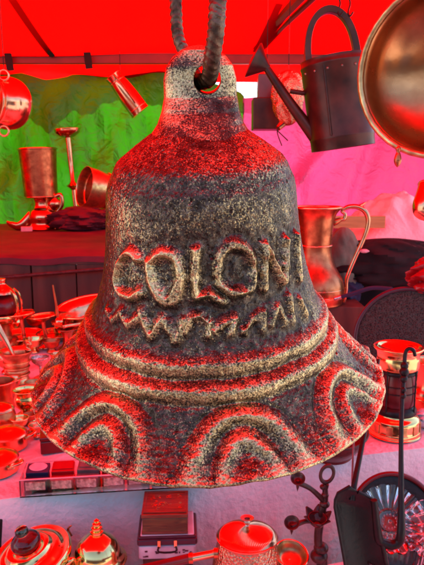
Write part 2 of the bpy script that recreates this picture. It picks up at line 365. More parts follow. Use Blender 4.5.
# ------------------------------------------------------------------ THE BELL
BO = Vector((-.0025, .3396, H - .1124)); ROLL, TILT = -.029, .2009
SK = [0, .006, .012, .02, .03, .04, .052, .065, .08, .095, .108, .117, .125, .131, .137, .142, .146, .149, .1505]
RK = [.1, .0904, .0831, .0767, .0698, .0644, .0598, .0560, .0530, .0512,   .0497, .0473, .0417, .0340, .0252, .0182, .012, .006, .001]
bell = thing('hanging_bell', 'large dark cast bell with raised lettering and arches, hanging in the foreground', 'bell', BO)
bell.rotation_euler = (Matrix.Rotation(ROLL, 3, 'Y') @ Matrix.Rotation(TILT, 3, 'X')).to_euler()
LET = [[(-31.0, .0863), (-37.7, .0887), (-43.5, .0829), (-45.8, .0741), (-43.1, .0678), (-35.8, .0659), (-30.2, .0693)],
 [(-27.2, .0853), (-19.9, .0906), (-13.0, .0877), (-10.7, .0784), (-13.4, .07), (-18.0, .0665), (-22.3, .0708), (-25.8, .0774), (-27.2, .0853)],
 [(-2.8, .0919), (-3.1, .0817), (-3.0, .0700), (3.2, .0712), (9.0, .0672)],
 [(7.3, .0802), (9.4, .0889), (16.0, .0938), (23.5, .091), (26.6, .081), (23.6, .0712), (15.6, .0706), (9.4, .0745), (7.3, .0802)],
 [(31.2, .0702), (34.6, .0915), (44.0, .0700), (50.2, .0905)], [(59.5, .0670), (63.5, .0890)],
 ]
LO = [[(-56.9, .0554), (-50.4, .0515), (-43.8, .0588), (-38.5, .0529), (-31.8, .0595)], [(-31.7, .0638), (-24.8, .0501), (-19.4, .0617), (-12.6, .0496), (-8.6, .0606)],
 [(-8.6, .0551), (-5.7, .0628), (-1.4, .0641), (2.1, .0595), (2.2, .0527)], [(4.6, .0548), (9.1, .0589), (15.5, .0608), (12.2, .0531)],
 [(18.4, .053), (22.8, .0587), (29.7, .0604), (27.9, .0519)], [(32.8, .0535), (38.3, .0625), (40.9, .0511)], [(47.3, .0648), (46.2, .0498)], [(55.2, .0592), (57.4, .0480)]]
NT, NS = 1800, 900
rs = np.random.RandomState(5)
def field(ny, nx, dy, dx, scale, seed):
    """band-limited periodic random field, unit variance, feature size = scale metres"""
    r = np.random.RandomState(seed).randn(ny, nx); fy = np.fft.fftfreq(ny, dy)[:, None]; fx = np.fft.fftfreq(nx, dx)[None]
    k = np.sqrt(fx ** 2 + fy ** 2) * scale * 2; g = np.exp(-k ** 2) * (k > .01)
    o = np.fft.ifft2(np.fft.fft2(r) * g).real; return o / o.std()
def curve(st):
    if len(st) < 6: return st
    P = [(a, b * 1000) for a, b in st]; return [(a, b / 1000) for a, b in smoothp(P, 5)]
LET = [[(a, .0785 + (b - .0785) * .95) for a, b in st] for st in LET]; LO = [[(a, .0555 + (b - .0562) * .78) for a, b in st] for st in LO]
LET[0] = [(a - 2.2, b) for a, b in LET[0]]
LET = [curve(st) if i < 4 and i != 2 else st for i, st in enumerate(LET)]
def make_bell():
    fine = np.linspace(0, SK[-1], 4000)
    # smooth radius curve
    rr = np.interp(fine, SK, RK); ker = np.hanning(321); ker /= ker.sum()
    rp_ = np.concatenate([2 * rr[0] - rr[160:0:-1], rr, 2 * rr[-1] - rr[-2:-162:-1]]); rr = np.convolve(rp_, ker, 'valid')
    arc = np.concatenate([[0], np.cumsum(np.hypot(np.diff(fine), np.diff(rr)))])
    a_ = np.linspace(0, arc[-1], NS); s = np.interp(a_, arc, fine); r = np.interp(a_, arc, rr)
    ds, dr = np.gradient(s, a_), np.gradient(r, a_); nr, nz = ds, -dr
    th = np.linspace(-180, 180, NT, endpoint=False)
    TH, SS = np.meshgrid(th, s); RR = np.repeat(r[:, None], NT, 1); AA = np.repeat(a_[:, None], NT, 1)
    def stroke(sets, wdt, warp):
        best = np.full(TH.shape, 9.)
        for st in sets:
            for (t0, s0), (t1, s1) in zip(st[:-1], st[1:]):
                m = (TH > min(t0, t1) - 12) & (TH < max(t0, t1) + 12) & (SS > min(s0, s1) - .01) & (SS < max(s0, s1) + .01)
                rad = np.radians(RR[m]); px, py = TH[m] * rad, SS[m]
                ax, ay, bx, by = t0 * rad, s0, t1 * rad, s1
                L2 = (bx - ax) ** 2 + (by - ay) ** 2; k = np.clip(((px - ax) * (bx - ax) + (py - ay) * (by - ay)) / L2, 0, 1)
                d = np.hypot(px - ax - k * (bx - ax), py - ay - k * (by - ay)); best[m] = np.minimum(best[m], d)
        best = np.maximum(best + warp, 0); return best
    dx = 2 * math.pi * .065 / NT; dy = arc[-1] / NS
    n1 = field(NS, NT, dy, dx, .0011, 1); n2 = field(NS, NT, dy, dx, .003, 2); n3 = field(NS, NT, dy, dx, .012, 3); n4 = field(NS, NT, dy, dx, .035, 4)
    hgt = np.zeros_like(TH); wear = np.zeros_like(TH)
    warp = .0003 * n2 + .00025 * n3
    for sets, wd, hh in ((LET, .0024, .0030), (LO, .0022, .0016)):
        d = stroke(sets, wd, warp); p = np.exp(-(d / wd) ** 2.2); hgt += hh * p * (1 + .16 * n3); 
        wear -= .22 * np.exp(-((d - wd * 2.3) / (wd * 1.1)) ** 2); hgt -= .0007 * np.exp(-((d - wd * 2.1) / (wd * 1.0)) ** 2)
        wear += (.60 if sets is LET else .42) * p * (1 + .2 * n2)
    # roll mouldings above the skirt
    sw = SS + .0003 * n3 + .00012 * n2
    for c, wd, hh in ((.0390, .0036, .0030), (.0285, .0036, .0030)):
        p = np.exp(-((sw - c) / wd) ** 2); hgt += hh * p; wear += .50 * np.exp(-((sw - c + .0012) / wd) ** 2)
    for c in (.0338, .0238): hgt -= .0009 * np.exp(-((sw - c) / .0014) ** 2)
    # concentric arches round the skirt, eight times
    ph = (TH - 11.5 + 22.5) % 45 - 22.5
    phw = ph + .25 * n3; sk = SS + .0003 * n3
    for hw, top, wd, hh in ((15.6, .0192, .0043, .0034), (7.2, .0110, .0033, .0031)):
        q = np.sqrt((phw / hw) ** 2 + (np.maximum(sk, 0) / top) ** 2); d = (q - 1) * (np.radians(hw) * .093)
        p = np.exp(-(d / wd) ** 2) * (SS < .026); hgt += hh * p * (.18 + .82 * np.clip(AA / .011, 0, 1) ** 1.2); wear += .52 * p
        hgt -= .0009 * np.exp(-((d - wd * 1.7) / .0016) ** 2) * (SS < .025)
    q = np.sqrt((phw / 2.6) ** 2 + (sk / .0045) ** 2); hgt += .0022 * np.exp(-q ** 2)
    wear += .30 * np.exp(-((SS - .0) / .0016) ** 2)
    # casting roughness
    hgt += .00008 * n1 + .00002 * n2 + .00006 * n3 + .0004 * n4
    pits = np.clip(field(NS, NT, dy, dx, .0015, 9) - 1.9, 0, 2); hgt -= .00042 * pits; wear -= .4 * pits
    hgt += .0005 * np.exp(-((sw - .1235) / .0030) ** 2) - .00035 * np.exp(-((sw - .1175) / .0022) ** 2); wear += -.10 * np.clip((SS - .126) / .012, 0, 1) - .12 * np.exp(-((SS - .117) / .006) ** 2) + .05 * n3 + .10 * n4 + .16 * np.exp(-((SS - .103) / .012) ** 2)
    # worn band, brushed vertical scratches
    sc = field(NS, NT, dy, dx * 6, .003, 12); wear += .05 * sc
    r_ = RR + hgt * nr[:, None]; z_ = SS + hgt * nz[:, None]
    edge = np.exp(-(AA / .004) ** 2); z_ += edge * .0009 * np.repeat(n4[:1], NS, 0)
    t_ = np.radians(TH); X = r_ * np.sin(t_); Y = -r_ * np.cos(t_)
    V = np.stack([X, Y, z_], -1).reshape(-1, 3)
    # rim and inside wall
    inner = [(.1003, -.0012), (.0985, -.0020), (.0962, -.0012), (.092, .0035), (.0830, .0085), (.0740, .018), (.066, .028), (.0575, .048), (.051, .075), (.0475, .10), (.040, .117), (.02, .129), (.0005, .133)]
    tt = np.radians(th); add = []
    base_r = r_[0]; base_z = z_[0]
    for k, (ri, zi) in enumerate(inner):
        rr2 = ri + (base_r - .1) * (1 if k < 3 else 0); zz = zi + (base_z if k < 3 else 0)
        add.append(np.stack([rr2 * np.sin(tt), -rr2 * np.cos(tt), zz + 0 * tt], -1))
    V = np.concatenate([np.concatenate(add[::-1]), V]); rows = NS + len(inner)
    wr = np.concatenate([np.full(len(inner) * NT, .1), wear.ravel()])
    wr[(len(inner) - 3) * NT:len(inner) * NT] = .55
    i = np.arange(rows - 1)[:, None] * NT; k = np.arange(NT)[None]; k2 = (k + 1) % NT
    Fc = np.stack([i + k, i + k2, i + NT + k2, i + NT + k], -1).reshape(-1, 4)
    me = bpy.data.meshes.new('bell_body'); me.vertices.add(len(V)); me.vertices.foreach_set('co', V.astype(np.float32).ravel())
    me.loops.add(Fc.size); me.loops.foreach_set('vertex_index', Fc.ravel().astype(np.int32))
    me.polygons.add(len(Fc)); me.polygons.foreach_set('loop_start', np.arange(0, Fc.size, 4, dtype=np.int32))
    me.update(calc_edges=True); me.polygons.foreach_set('use_smooth', np.ones(len(Fc), bool))
    at = me.attributes.new('wear', 'FLOAT', 'POINT'); at.data.foreach_set('value', wr.astype(np.float32))
    me.materials.append(M['bell']); o = bpy.data.objects.new('bell_body', me); C.objects.link(o); o.parent = bell
make_bell()

def make_lug():
    n, mrows = 220, 150; LX = .0012
    vs = []
    for j in range(mrows + 1):
        t = j / mrows; s = .128 + t * (.1785 - .128)
        hw = np.interp(s, [.128, .1335, .137, .142, .148, .155, .163, .169, .1735, .1765, .1780, .1785], [.0335, .0285, .0250, .0216, .0194, .0180, .0178, .0162, .0128, .0085, .0045, .0004])
        ht = np.interp(s, [.128, .1335, .137, .142, .148, .155, .163, .169, .1735, .1765, .1785], [.0335, .0285, .0252, .0205, .0150, .0105, .0080, .0070, .0050, .0036, .0003])
        pw = np.interp(s, [.1335, .150], [1.0, .62])
        for k in range(n):
            a_ = 2 * math.pi * k / n; c, sn = math.cos(a_), math.sin(a_)
            vs.append((LX * min(1, t * 2) + hw * math.copysign(abs(c) ** pw, c), ht * math.copysign(abs(sn) ** pw, sn), s))
    fs = [(j * n + k, j * n + (k + 1) % n, (j + 1) * n + (k + 1) % n, (j + 1) * n + k) for j in range(mrows) for k in range(n)]
    fs.append(tuple(reversed(range(n)))); fs.append(tuple(mrows * n + k for k in range(n)))
    o = MB().add(vs, fs).build('hanging_lug', M['lug'])
    cut = tube([(0, -.05, 0), (0, .05, 0)], .0066, 48, smooth_n=0).build('cut', M['lug']); cut.location = (.0048, 0, .1628); 
    md = o.modifiers.new('b', 'BOOLEAN'); md.operation = 'DIFFERENCE'; md.object = cut; md.solver = 'EXACT'
    dg = bpy.context.evaluated_depsgraph_get(); dg.update(); me = bpy.data.meshes.new_from_object(o.evaluated_get(dg)); o.modifiers.clear(); o.data = me
    bpy.data.objects.remove(cut)
    bm = bmesh.new(); bm.from_mesh(me); bmesh.ops.triangulate(bm, faces=bm.faces[:]); bm.normal_update()
    bm.to_mesh(me); bm.free()
    co = np.zeros(len(me.vertices) * 3); me.vertices.foreach_get('co', co); co = co.reshape(-1, 3)
    w_ = .42 * np.ones(len(co)) - .42 * np.clip((.150 - co[:, 2]) / .010, 0, 1) + .18 * np.sin(co[:, 0] * 260 + co[:, 2] * 190) * np.sin(co[:, 2] * 330)
    w_ -= .75 * np.exp(-(((co[:, 0] - .009) / .010) ** 2 + ((co[:, 2] - .150) / .006) ** 2)) + .6 * np.exp(-(((co[:, 0] + .008) / .008) ** 2 + ((co[:, 2] - .170) / .0035) ** 2))
    at = me.attributes.new('wear', 'FLOAT', 'POINT'); at.data.foreach_set('value', w_.astype(np.float32))
    o.parent = bell; return o
lug = make_lug()
bmx = Matrix.Translation(BO) @ bell.rotation_euler.to_matrix().to_4x4()

# rebar hook through the lug (fixed to the frame above)
def make_hook():
    hole = bmx @ Vector((.0048, 0, .1628)); yh = hole.y
    P = [S(222, -60, yh - .02), S(218, 0, yh - .022), S(216, 30, yh - .022), S(212, 58, yh - .016), hole + Vector((.0005, -.004, -.0005)), hole + Vector((-.006, .009, .001)),
         S(190, 62, yh + .022), S(179, 40, yh + .024), S(176, 10, yh + .024), S(175, -60, yh + .024)]
    P = smoothp([tuple(p) for p in P], 60); rad = []; L = 0; out = []
    prev = Vector(P[0])
    mb = MB(); seg = 20; vs = []; u = None; pts = [Vector(p) for p in P]
    for i, p in enumerate(pts):
        L += (p - prev).length; prev = p
        t = (pts[min(i + 1, len(pts) - 1)] - pts[max(i - 1, 0)]).normalized(); u = t.orthogonal().normalized() if u is None else (u - t * u.dot(t)).normalized(); v = t.cross(u)
        for k in range(seg):
            a_ = 2 * math.pi * k / seg; r = .0038 if i < 330 else .0031
            rib = max(0, math.cos(L * 2 * math.pi / .0034 + 2.0 * abs(((a_ / math.pi) % 1) - .5) * 5)) ** 2
            r *= 1 + .10 * rib + .03 * vn(L * 900, a_ * 2, 2)
            vs.append(tuple(p + (u * math.cos(a_) + v * math.sin(a_)) * r))
    n = len(pts); fs = [(i * seg + k, i * seg + (k + 1) % seg, (i + 1) * seg + (k + 1) % seg, (i + 1) * seg + k) for i in range(n - 1) for k in range(seg)]
    o = mb.add(vs, fs).build('hook', metal('rusty_rebar', (.20, .115, .075), (.035, .022, .018), .32, 160, .35, 500))
    tag(o, 'ribbed steel bar bent through the lug of the bell', 'hook')
    a1, a2 = Vector(P[0]), Vector(P[-1])
    cord = tube([a1, (a1 + a2) / 2 + Vector((0, 0, .03)), a2], .0035, 10); 
    top = (a1 + a2) / 2 + Vector((0, 0, .03)); cord = tube([top, Vector((top.x, top.y, awn_z(top.y) + .0))], .003, 8, cord, 0)
    cord.build('hook_hanger', M['iron'], None).parent = o
make_hook()


# ------------------------------------------------------------------ things hanging from the frame
def hang_cord(pt, parent, r=.0012, mat=None):
    """thin cord from a point straight up to the awning, in the parent's space"""
    pt = Vector(pt); top = Vector((pt.x, pt.y, awn_z(pt.y) + .02)); iv = parent.matrix_world.inverted() if False else None
    mw = Matrix.LocRotScale(parent.location, parent.rotation_euler, None).inverted()
    tube([mw @ pt, mw @ top], r, 6, smooth_n=0).build('hanging_cord', mat or M['strap'], parent)

# big copper pan, upper right
c0 = S(441, 69, .74); k = mpp(c0); pan = thing('copper_pan', 'large shallow copper pan with a rolled rim hanging at the upper right edge', 'pan', c0, axis=(CAM - c0).normalized() + Vector((-.38, 0, .12)))
r = 85 * k
pr = smoothp([(1e-4, -.55 * r), (.35 * r, -.53 * r), (.66 * r, -.42 * r), (.86 * r, -.22 * r), (.95 * r, -.02 * r), (1.0 * r, .02 * r)], 6)
lathe(pr + [(q[0] * .985 if i else 1e-4, q[1] - .0016) for i, q in reversed(list(enumerate(pr)))][1:] if False else pr, 96).build('bowl', metal('tan_copper', (.66, .28, .12), (.26, .09, .035), .2, 16, .35, 40), pan, solid=.002)
ring(r, .0042, T(0, 0, .02 * r)).build('rim', M['oldbrass'], pan)
up = (pan.rotation_euler.to_matrix().transposed() @ Vector((0, 0, 1)))
ang = math.atan2(up.y, up.x)
rv = S(398, 152, .74)
mwi = Matrix.LocRotScale(pan.location, pan.rotation_euler, None).inverted(); q0 = mwi @ rv
dn = (q0 * 1).normalized()
lathe(smoothp([(.0005, -.012), (.003, -.009), (.0045, -.004), (.0035, .002), (.0022, .006), (.003, .010), (.0012, .013)], 4), 16,
      Matrix.LocRotScale(q0 + mwi.to_3x3() @ Vector((0, 0, -.006)), (mwi.to_3x3().to_quaternion()), None)).build('finial', M['oldcopper'], pan)
hang_cord(c0 + Vector((0, 0, r * .95)), pan, .002)
# edge of a second copper thing below it
c1 = S(431, 198, .80); cb = thing('copper_bell_cup', 'small hammered copper cup with a brass lip cut by the right edge', 'cup', c1, axis=(-.55, -.35, -.9))
lathe(smoothp([(.0005, .030), (.010, .029), (.017, .018), (.020, 0), (.0225, -.012)], 6), 40).build('cup_body', M['copper'], cb, solid=.0012)
ring(.0225, .0015, T(0, 0, -.012)).build('rim', M['brass'], cb); hang_cord(c1 + Vector((0, 0, .01)), cb)

# watering can
Yw = 1.5; base = S(343, 148, Yw); kk = mpp(base)
can = thing('watering_can', 'dark metal watering can with a high loop handle and long spout', 'watering can', base); can.rotation_euler = (0, R_(-8), 0)
ch = 86 * kk; cr = 33 * kk
def cz(a): return a * kk
body = lathe([(1e-4, .002), (cr * .93, .002), (cr * .95, 0), (cr * .955, cz(9)), (cr * .965, cz(10)), (cr * .965, cz(12)), (cr * .955, cz(13)), (cr, ch * .9), (cr * 1.02, ch * .92), (cr * 1.02, ch * .94), (cr, ch * .95), (cr, ch), (cr * .97, ch), (cr * .97, ch - .01), (cr * .90, .004)], 64).build('can_body', M['canpaint'], can)
hb = MB(); n = 24
hp = [Vector((-cr * .68 + 0 * t, 0, 0)) for t in range(1)]
pts = [(cr * (-.05) + cr * .72 * math.cos(math.pi * (1 - t / n)), 0, ch * .97 + cz(48) * math.sin(math.pi * t / n) ** .8) for t in range(n + 1)]
vs = []; fs = []
for i, p in enumerate(pts):
    rr = Vector((p[0] + cr * .05, 0, (p[2] - ch * .97) * .6)); rr = rr.normalized() if rr.length > 1e-5 else Vector((0, 0, 1))
    for (dy, dr) in ((-.011, -.008), (.011, -.008), (.013, .008), (-.013, .008)): vs.append((p[0] + rr.x * dr, dy, p[2] + rr.z * dr))
for i in range(n): 
    for q in range(4): fs.append((i * 4 + q, i * 4 + (q + 1) % 4, i * 4 + 4 + (q + 1) % 4, i * 4 + 4 + q))
MB().add(vs, fs).build('handle', M['canpaint'], can, bevel=.001)
lathe([(cr * .98, ch + .001), (cr * .6, ch + .007), (1e-4, ch + .012)], 48).build('top_plate', M['canpaint'], can) if False else None
for q in range(7):
    a_ = R_(-160 + q * 23); sphere(.0028, T(cr * 1.0 * math.cos(a_), cr * 1.0 * math.sin(a_), ch * .86), seg=12).build('rivet', M['rivet'], can)
tube([(-cr * .5, -cr * .86, cz(13)), (-cr * .5, -cr * .868, ch * .9)], .0022, 8, smooth_n=0).build('side_seam', M['canpaint'], can)
half = MB(); 
hv = [(0, 0, ch + .012)] + [(cr * .97 * math.cos(a), cr * .97 * math.sin(a), ch + .0) for a in [math.pi * (-.5 + i / 16) for i in range(17)]]
half.add(hv, [(0, i, i + 1) for i in range(1, 17)]).build('top_plate', M['canpaint'], can, solid=.002)
wm = Matrix.LocRotScale(can.location, can.rotation_euler, None).inverted()
sp = [wm @ S(315, 137, Yw), wm @ S(290, 103, Yw), wm @ S(266, 67, Yw)]
tube(sp, [.0165, .0125, .009], 20).build('spout', M['canpaint'], can)
d = (wm @ S(247, 57, Yw) - sp[2]).normalized()
rose = lathe([(.008, -.006), (.010, 0), (.042, .034), (.043, .037), (.040, .0385), (1e-4, .043)], 40, Matrix.LocRotScale(sp[2] - d * .002, d.to_track_quat('Z', 'Y'), None)).build('sprinkler_rose', M['canpaint'], can)
tube([wm @ S(290, 91, Yw), wm @ S(304, 93, Yw), wm @ S(312, 91, Yw)], .006, 10).build('spout_brace', M['canpaint'], can)
hk = MB()
for dx in (-5, 5):
    tube([wm @ S(344 + dx, -2, Yw), wm @ S(345 + dx, 4, Yw), wm @ S(343 + dx, 12, Yw - .01), wm @ S(345 + dx, 16, Yw - .014), wm @ S(348 + dx, 12, Yw - .012)], .0022, 8, hk)
tube([wm @ S(345, -2, Yw), wm @ Vector((S(345, -2, Yw).x, Yw, awn_z(Yw)))], .002, 8, hk, 0)
hk.build('hanging_hook', M['iron'], can)

# dark copper lantern box and crumpled bag behind the spout
bx0 = S(266, 130, 2.0); kb = mpp(bx0)
lb = thing('metal_box', 'dark red-brown metal box hanging behind the spout of the watering can', 'box', bx0)
box(28 * kb, .09, 30 * kb).build('box_body', M['canpaint'], lb, False, .003); box(16 * kb, .05, 24 * kb, T(-1 * kb, 0, 29 * kb)).build('chimney', M['redlac'], lb, False, .003)
hang_cord(bx0 + Vector((0, 0, 52 * kb)), lb)
bg0 = S(288, 98, 1.85); kg = mpp(bg0); bgx = thing('crumpled_bag', 'clear red-lit plastic bag of copper pieces tied with ribbon above the pink sheet', 'bag', bg0)
def crump(rx, rz, ry, amp, seed, seg=60, rows=36, top=.0):
    mb = MB(); vs = []
    for j in range(rows + 1):
        t = math.pi * j / rows
        for i in range(seg):
            a_ = 2 * math.pi * i / seg; n_ = 1 + amp * (abs(vn(math.cos(a_) * 2.6 + seed, math.sin(a_) * 2.6 + t * 2.4, seed)) * 1.6 - .6) + amp * .5 * abs(vn(a_ * 3, t * 7, seed + 3))
            if i == 0: pass
            vs.append((rx * math.sin(t) * math.cos(a_) * n_, ry * math.sin(t) * math.sin(a_) * n_, -rz * math.cos(t) * (1 + top * (t > 2.3) * (t - 2.3))))
    fs = [(j * seg + i, j * seg + (i + 1) % seg, (j + 1) * seg + (i + 1) % seg, (j + 1) * seg + i) for j in range(rows) for i in range(seg)]
    return mb.add(vs, fs)
crump(15 * kg, 27 * kg, 13 * kg, .22, 3).build('bag_body', M['hammered'], bgx)
tube([(-4 * kg, -.02, -25 * kg), (-11 * kg, -.02, -32 * kg), (-6 * kg, -.02, -47 * kg)], .0018, 6).build('ribbon', M['strap'], bgx)
tube([(-11 * kg, -.02, -32 * kg), (0 * kg, -.02, -42 * kg)], .0018, 6, smooth_n=0).build('ribbon', M['strap'], bgx)
tube([(-4 * kg, 0, -24 * kg), (-10 * kg, -.015, -30 * kg)], [.012, .008], 10, smooth_n=0).build('knot', M['oldcopper'], bgx)
hang_cord(bg0 + Vector((0, 0, 25 * kg)), bgx)

# hanging copper pot, upper left
c2 = S(5, 103, 1.7); k2 = mpp(c2); hp_ = thing('copper_pot', 'round copper pot hanging on its side at the upper left, mouth to the left', 'pot', c2, axis=(-.62, -.72, .05))
R0 = 25 * k2
lathe(smoothp([(1e-4, -.95 * R0), (.5 * R0, -.92 * R0), (.92 * R0, -.55 * R0), (1.02 * R0, -.05 * R0), (.9 * R0, .35 * R0), (.86 * R0, .45 * R0), (.98 * R0, .62 * R0)], 6), 64).build('pot_body', M['copper'], hp_, solid=.002)
ring(.98 * R0, .003, T(0, 0, .62 * R0)).build('rim', M['copper'], hp_)
i2 = Matrix.LocRotScale(hp_.location, hp_.rotation_euler, None).inverted()
for s_ in ((-1, 75), (1, 131)):
    pcx = i2 @ S(4, s_[1], 1.66); ring(.013, .0028, Matrix.LocRotScale(pcx, (i2.to_3x3() @ RX(90).to_3x3()).to_quaternion(), None)).build('handle', M['copper'], hp_)
hang_cord(S(4, 70, 1.66), hp_, .0014)

# hanging copper jug on the green sheet
c3 = S(127, 94, 3.0); k3 = mpp(c3); jg = thing('copper_jug', 'tilted copper jug with a thin wire handle hanging before the green sheet', 'jug', c3, axis=(-.60, -.1, .80))
lathe(smoothp([(1e-4, -21 * k3), (9.5 * k3, -21 * k3), (10 * k3, -20 * k3), (9.8 * k3, -5 * k3), (8.6 * k3, 10 * k3), (7.6 * k3, 16 * k3), (8.4 * k3, 21 * k3), (8.8 * k3, 22 * k3)], 4), 40).build('jug_body', M['copper'], jg, solid=.002)
for z_ in (-17, 15): ring((9.9 if z_ < 0 else 7.8) * k3, .003, T(0, 0, z_ * k3)).build('band', M['copper'], jg)
tube([(7.5 * k3, 0, 17 * k3), (15 * k3, 0, 20 * k3), (18 * k3, 0, 8 * k3), (15 * k3, 0, -6 * k3), (10 * k3, 0, -12 * k3)], .004, 8).build('handle', M['oldcopper'], jg)
hang_cord(c3 + Vector((-.03, 0, .08)), jg, .0015)

# ------------------------------------------------------------------ on the back shelf
def stand(px, py, Y, z): return S(px, py, Y)
# tall copper vessel on a bulbous base
p = Z(44, 229, SH + .012); k4 = mpp(p)
v = thing('tall_copper_pitcher', 'tall copper cylinder pitcher on a bulbous base at the left of the back shelf', 'pitcher', p)
def prof(pts, k, n=4): return smoothp([(max(r_ * k, 1e-4), z_ * k) for r_, z_ in pts], n)
lathe(prof([(0, 0), (15, 0), (16, 2), (14, 6), (15, 12), (13, 18), (9, 22), (8.5, 28), (11, 32)], k4), 48).build('base', M['copper'], v)
lathe(prof([(10, 31), (15.5, 32), (16, 34), (16.8, 55), (18, 77), (18.5, 78)], k4, 3), 56, T(-.01 * 0, 0, 0) @ RY(-2)).build('cylinder', M['oldcopper'], v, solid=.002)
ring(18.5 * k4, .004, RY(-2) @ T(0, 0, 78 * k4)).build('rim', M['copper'], v)
ring(15.8 * k4, .003, RY(-2) @ T(0, 0, 32 * k4)).build('band', M['copper'], v)
tube([(-10 * k4, -.02, 15 * k4), (-20 * k4, -.04, 4 * k4), (-29 * k4, -.04, 5 * k4), (-34 * k4, -.04, 8 * k4)], [4.5 * k4, 5 * k4, 3.6 * k4, 1.2 * k4], 14, flat=.7).build('spout', M['copper'], v)
tube([(11 * k4, -.02, 30 * k4), (19 * k4, -.02, 34 * k4), (20 * k4, -.02, 24 * k4), (15 * k4, -.02, 16 * k4), (18 * k4, -.02, 6 * k4), (22 * k4, -.02, 3 * k4)], 2.2 * k4, 12).build('handle', M['copper'], v)
sphere(7 * k4, T(12 * k4, -.02, 25 * k4), seg=24, squash=1).build('lid', M['copper'], v)
p = Z(27, 231, SH + .018); tag(box(.05, .04, .02, T(0, 0, 0) @ RZ(15)).build('price_tag', M['paper'], smooth=False, loc=p), 'small pink paper tag lying before the tall pitcher', 'tag')
# candlestick
def candlestick(name, label, px, pyb, pyt, z, kx, mat=M['copper'], lean=0, Y=None):
    p = Z(px, pyb, z) if Y is None else S(px, pyb, Y); k = mpp(p); h = (pyb - pyt) * k * 1.02
    t = thing(name, label, 'candlestick', p); t.rotation_euler = (0, R_(lean), 0); r = kx * k
    lathe(smoothp([(1e-4, .0), (r * .9, 0), (r * .85, .006), (r * .3, .016), (r * .18, .03)], 4), 36).build('foot', mat, t)
    lathe([(r * .18, .02), (r * .16, h * .4), (r * .3, h * .42), (r * .55, h * .445), (r * .3, h * .465), (r * .17, h * .49), (r * .2, h * .7), (r * .22, h * .93)], 24).build('stem', mat, t)
    lathe(smoothp([(1e-4, h * .92), (r * .4, h * .925), (r * .9, h * .965), (r, h), (r * .98, h + .002)], 4), 40).build('drip_pan', mat, t, solid=.002); return t
candlestick('tall_candlestick', 'slender copper candlestick with a wide drip pan beside the tall pitcher', 78, 229, 134, SH + .014, 12.5, lean=-4)
# dark cloth heap and lying copper cups
p = Z(84, 231, SH + .012); k = mpp(p)
tag(crump(30 * k, 13 * k, 16 * k, .3, 7).build('cloth_heap', M['maroon'], loc=p + Vector((0, 0, 12 * k))), 'heap of dark maroon cloth on the back shelf left of the bell', 'cloth')
p = S(100, 190, 2.45); k = mpp(p); t = thing('copper_mug', 'stout banded copper mug lying on the maroon cloth heap', 'mug', p, axis=(-.80, -.55, .22))
lathe(prof([(0, -20), (16, -20), (18, -16), (17, -6), (19, 6), (19.5, 16), (20, 17)], k), 48).build('mug_body', M['oldbrass'], t, solid=.002)
for z_ in (-14, -6, 8): ring(18.2 * k, .003, T(0, 0, z_ * k)).build('band', M['copper'], t)
# white heap, pale plank, canvas bag, black cloth at right of the shelf
def heap(px0, px1, Y, zt, name, mat, label, seed, zb=SH + .01, depth=.5):
    a0, a1 = S(px0, 230, Y), S(px1, 230, Y)
    def fn(u, v):
        x = a0.x + (a1.x - a0.x) * u; e = math.sin(math.pi * min(1, v * 1.0)) ** .6 * min(1, u * 3.2) ** .7 * min(1, (1 - u) * 3 + .02) ** .7
        return (x + .02 * vn(u * 5, v * 5, seed), Y + depth * v, zb + max(0, (zt - zb) * e * (1 + .16 * vn(u * 9 - v * 4, v * 6, seed) + .05 * vn(u * 22, v * 17, seed + 1))))
    return tag(grid(90, 50, fn).build(name, mat), label, 'cloth')
heap(361, 470, 2.28, S(400, 197, 2.4).z, 'folded_cloth', M['cloth'], 'loose heap of white cloth on the back shelf, under the pink sheet', 4)
p0, p1 = S(344, 226, 2.25), S(374, 222, 2.25); tag(box(.19, .02, 12 * mpp(p0), T(0, 0, 0)).build('wood_board', M['palewood'], smooth=False, loc=(p0 + p1) / 2 - Vector((0, 0, .015))), 'pale orange wooden board seen through the handle of the ewer', 'board')
p = S(342, 268, 1.90); k = mpp(p); t = thing('canvas_bag', 'grey-green canvas bag with a blue base slumped behind the ewer', 'bag', p)
crump(17 * k, 38 * k, 14 * k, .14, 11).build('bag_body', M['olive'], t, loc=(0, .0, 3 * k)); crump(19 * k, 15 * k, 15 * k, .2, 12).build('bag_base', M['denim'], t, loc=(0, -.01, -24 * k))
p = S(388, 262, 1.9); k = mpp(p)
tag(crump(56 * k, 24 * k, 18 * k, .3, 14).build('cloth_heap', M['darkcloth'], loc=p), 'bulky heap of black cloth under the white cloth at the right', 'cloth')
p = S(364, 251, 1.76); tag(crump(.013, .006, .01, .3, 2, 20, 12).build('paper_scrap', M['paper'], loc=p), 'tiny crumpled pink paper scrap on the black cloth', 'paper')

# ------------------------------------------------------------------ copper ewer
ez = S(325, 303, 1.78); rz = thing('wooden_crate', 'low dark wooden crate under the copper ewer', 'crate', (ez.x - .02, 1.80, TZ + .005))
box(.26, .14, ez.z - TZ - .006).build('crate_body', M['plank'], rz, False, .004)
k = mpp(ez); ew = thing('copper_ewer', 'tall copper ewer with a flared mouth and high swan-neck handle', 'ewer', Vector((S(314, 303, 1.78).x, 1.78, ez.z)))
lathe(prof([(0, 0), (24, 0), (27, 3), (29, 14), (26, 26), (19, 38), (15.5, 50), (15, 60), (16.5, 78), (18.5, 88), (23, 94), (24, 95)], k, 6), 72).build('ewer_body', M['oldcopper'], ew, solid=.002)
for r_, z_ in ((15.6, 58), (28.4, 16), (28.9, 9)): ring(r_ * k, .0028, T(0, 0, z_ * k)).build('band', M['copper'], ew)
ring(24.2 * k, .0038, T(0, 0, 95 * k)).build('rim', M['copper'], ew)
E_ = lambda px, py, dy=-.01: S(px, py, 1.78 + dy) - ew.location
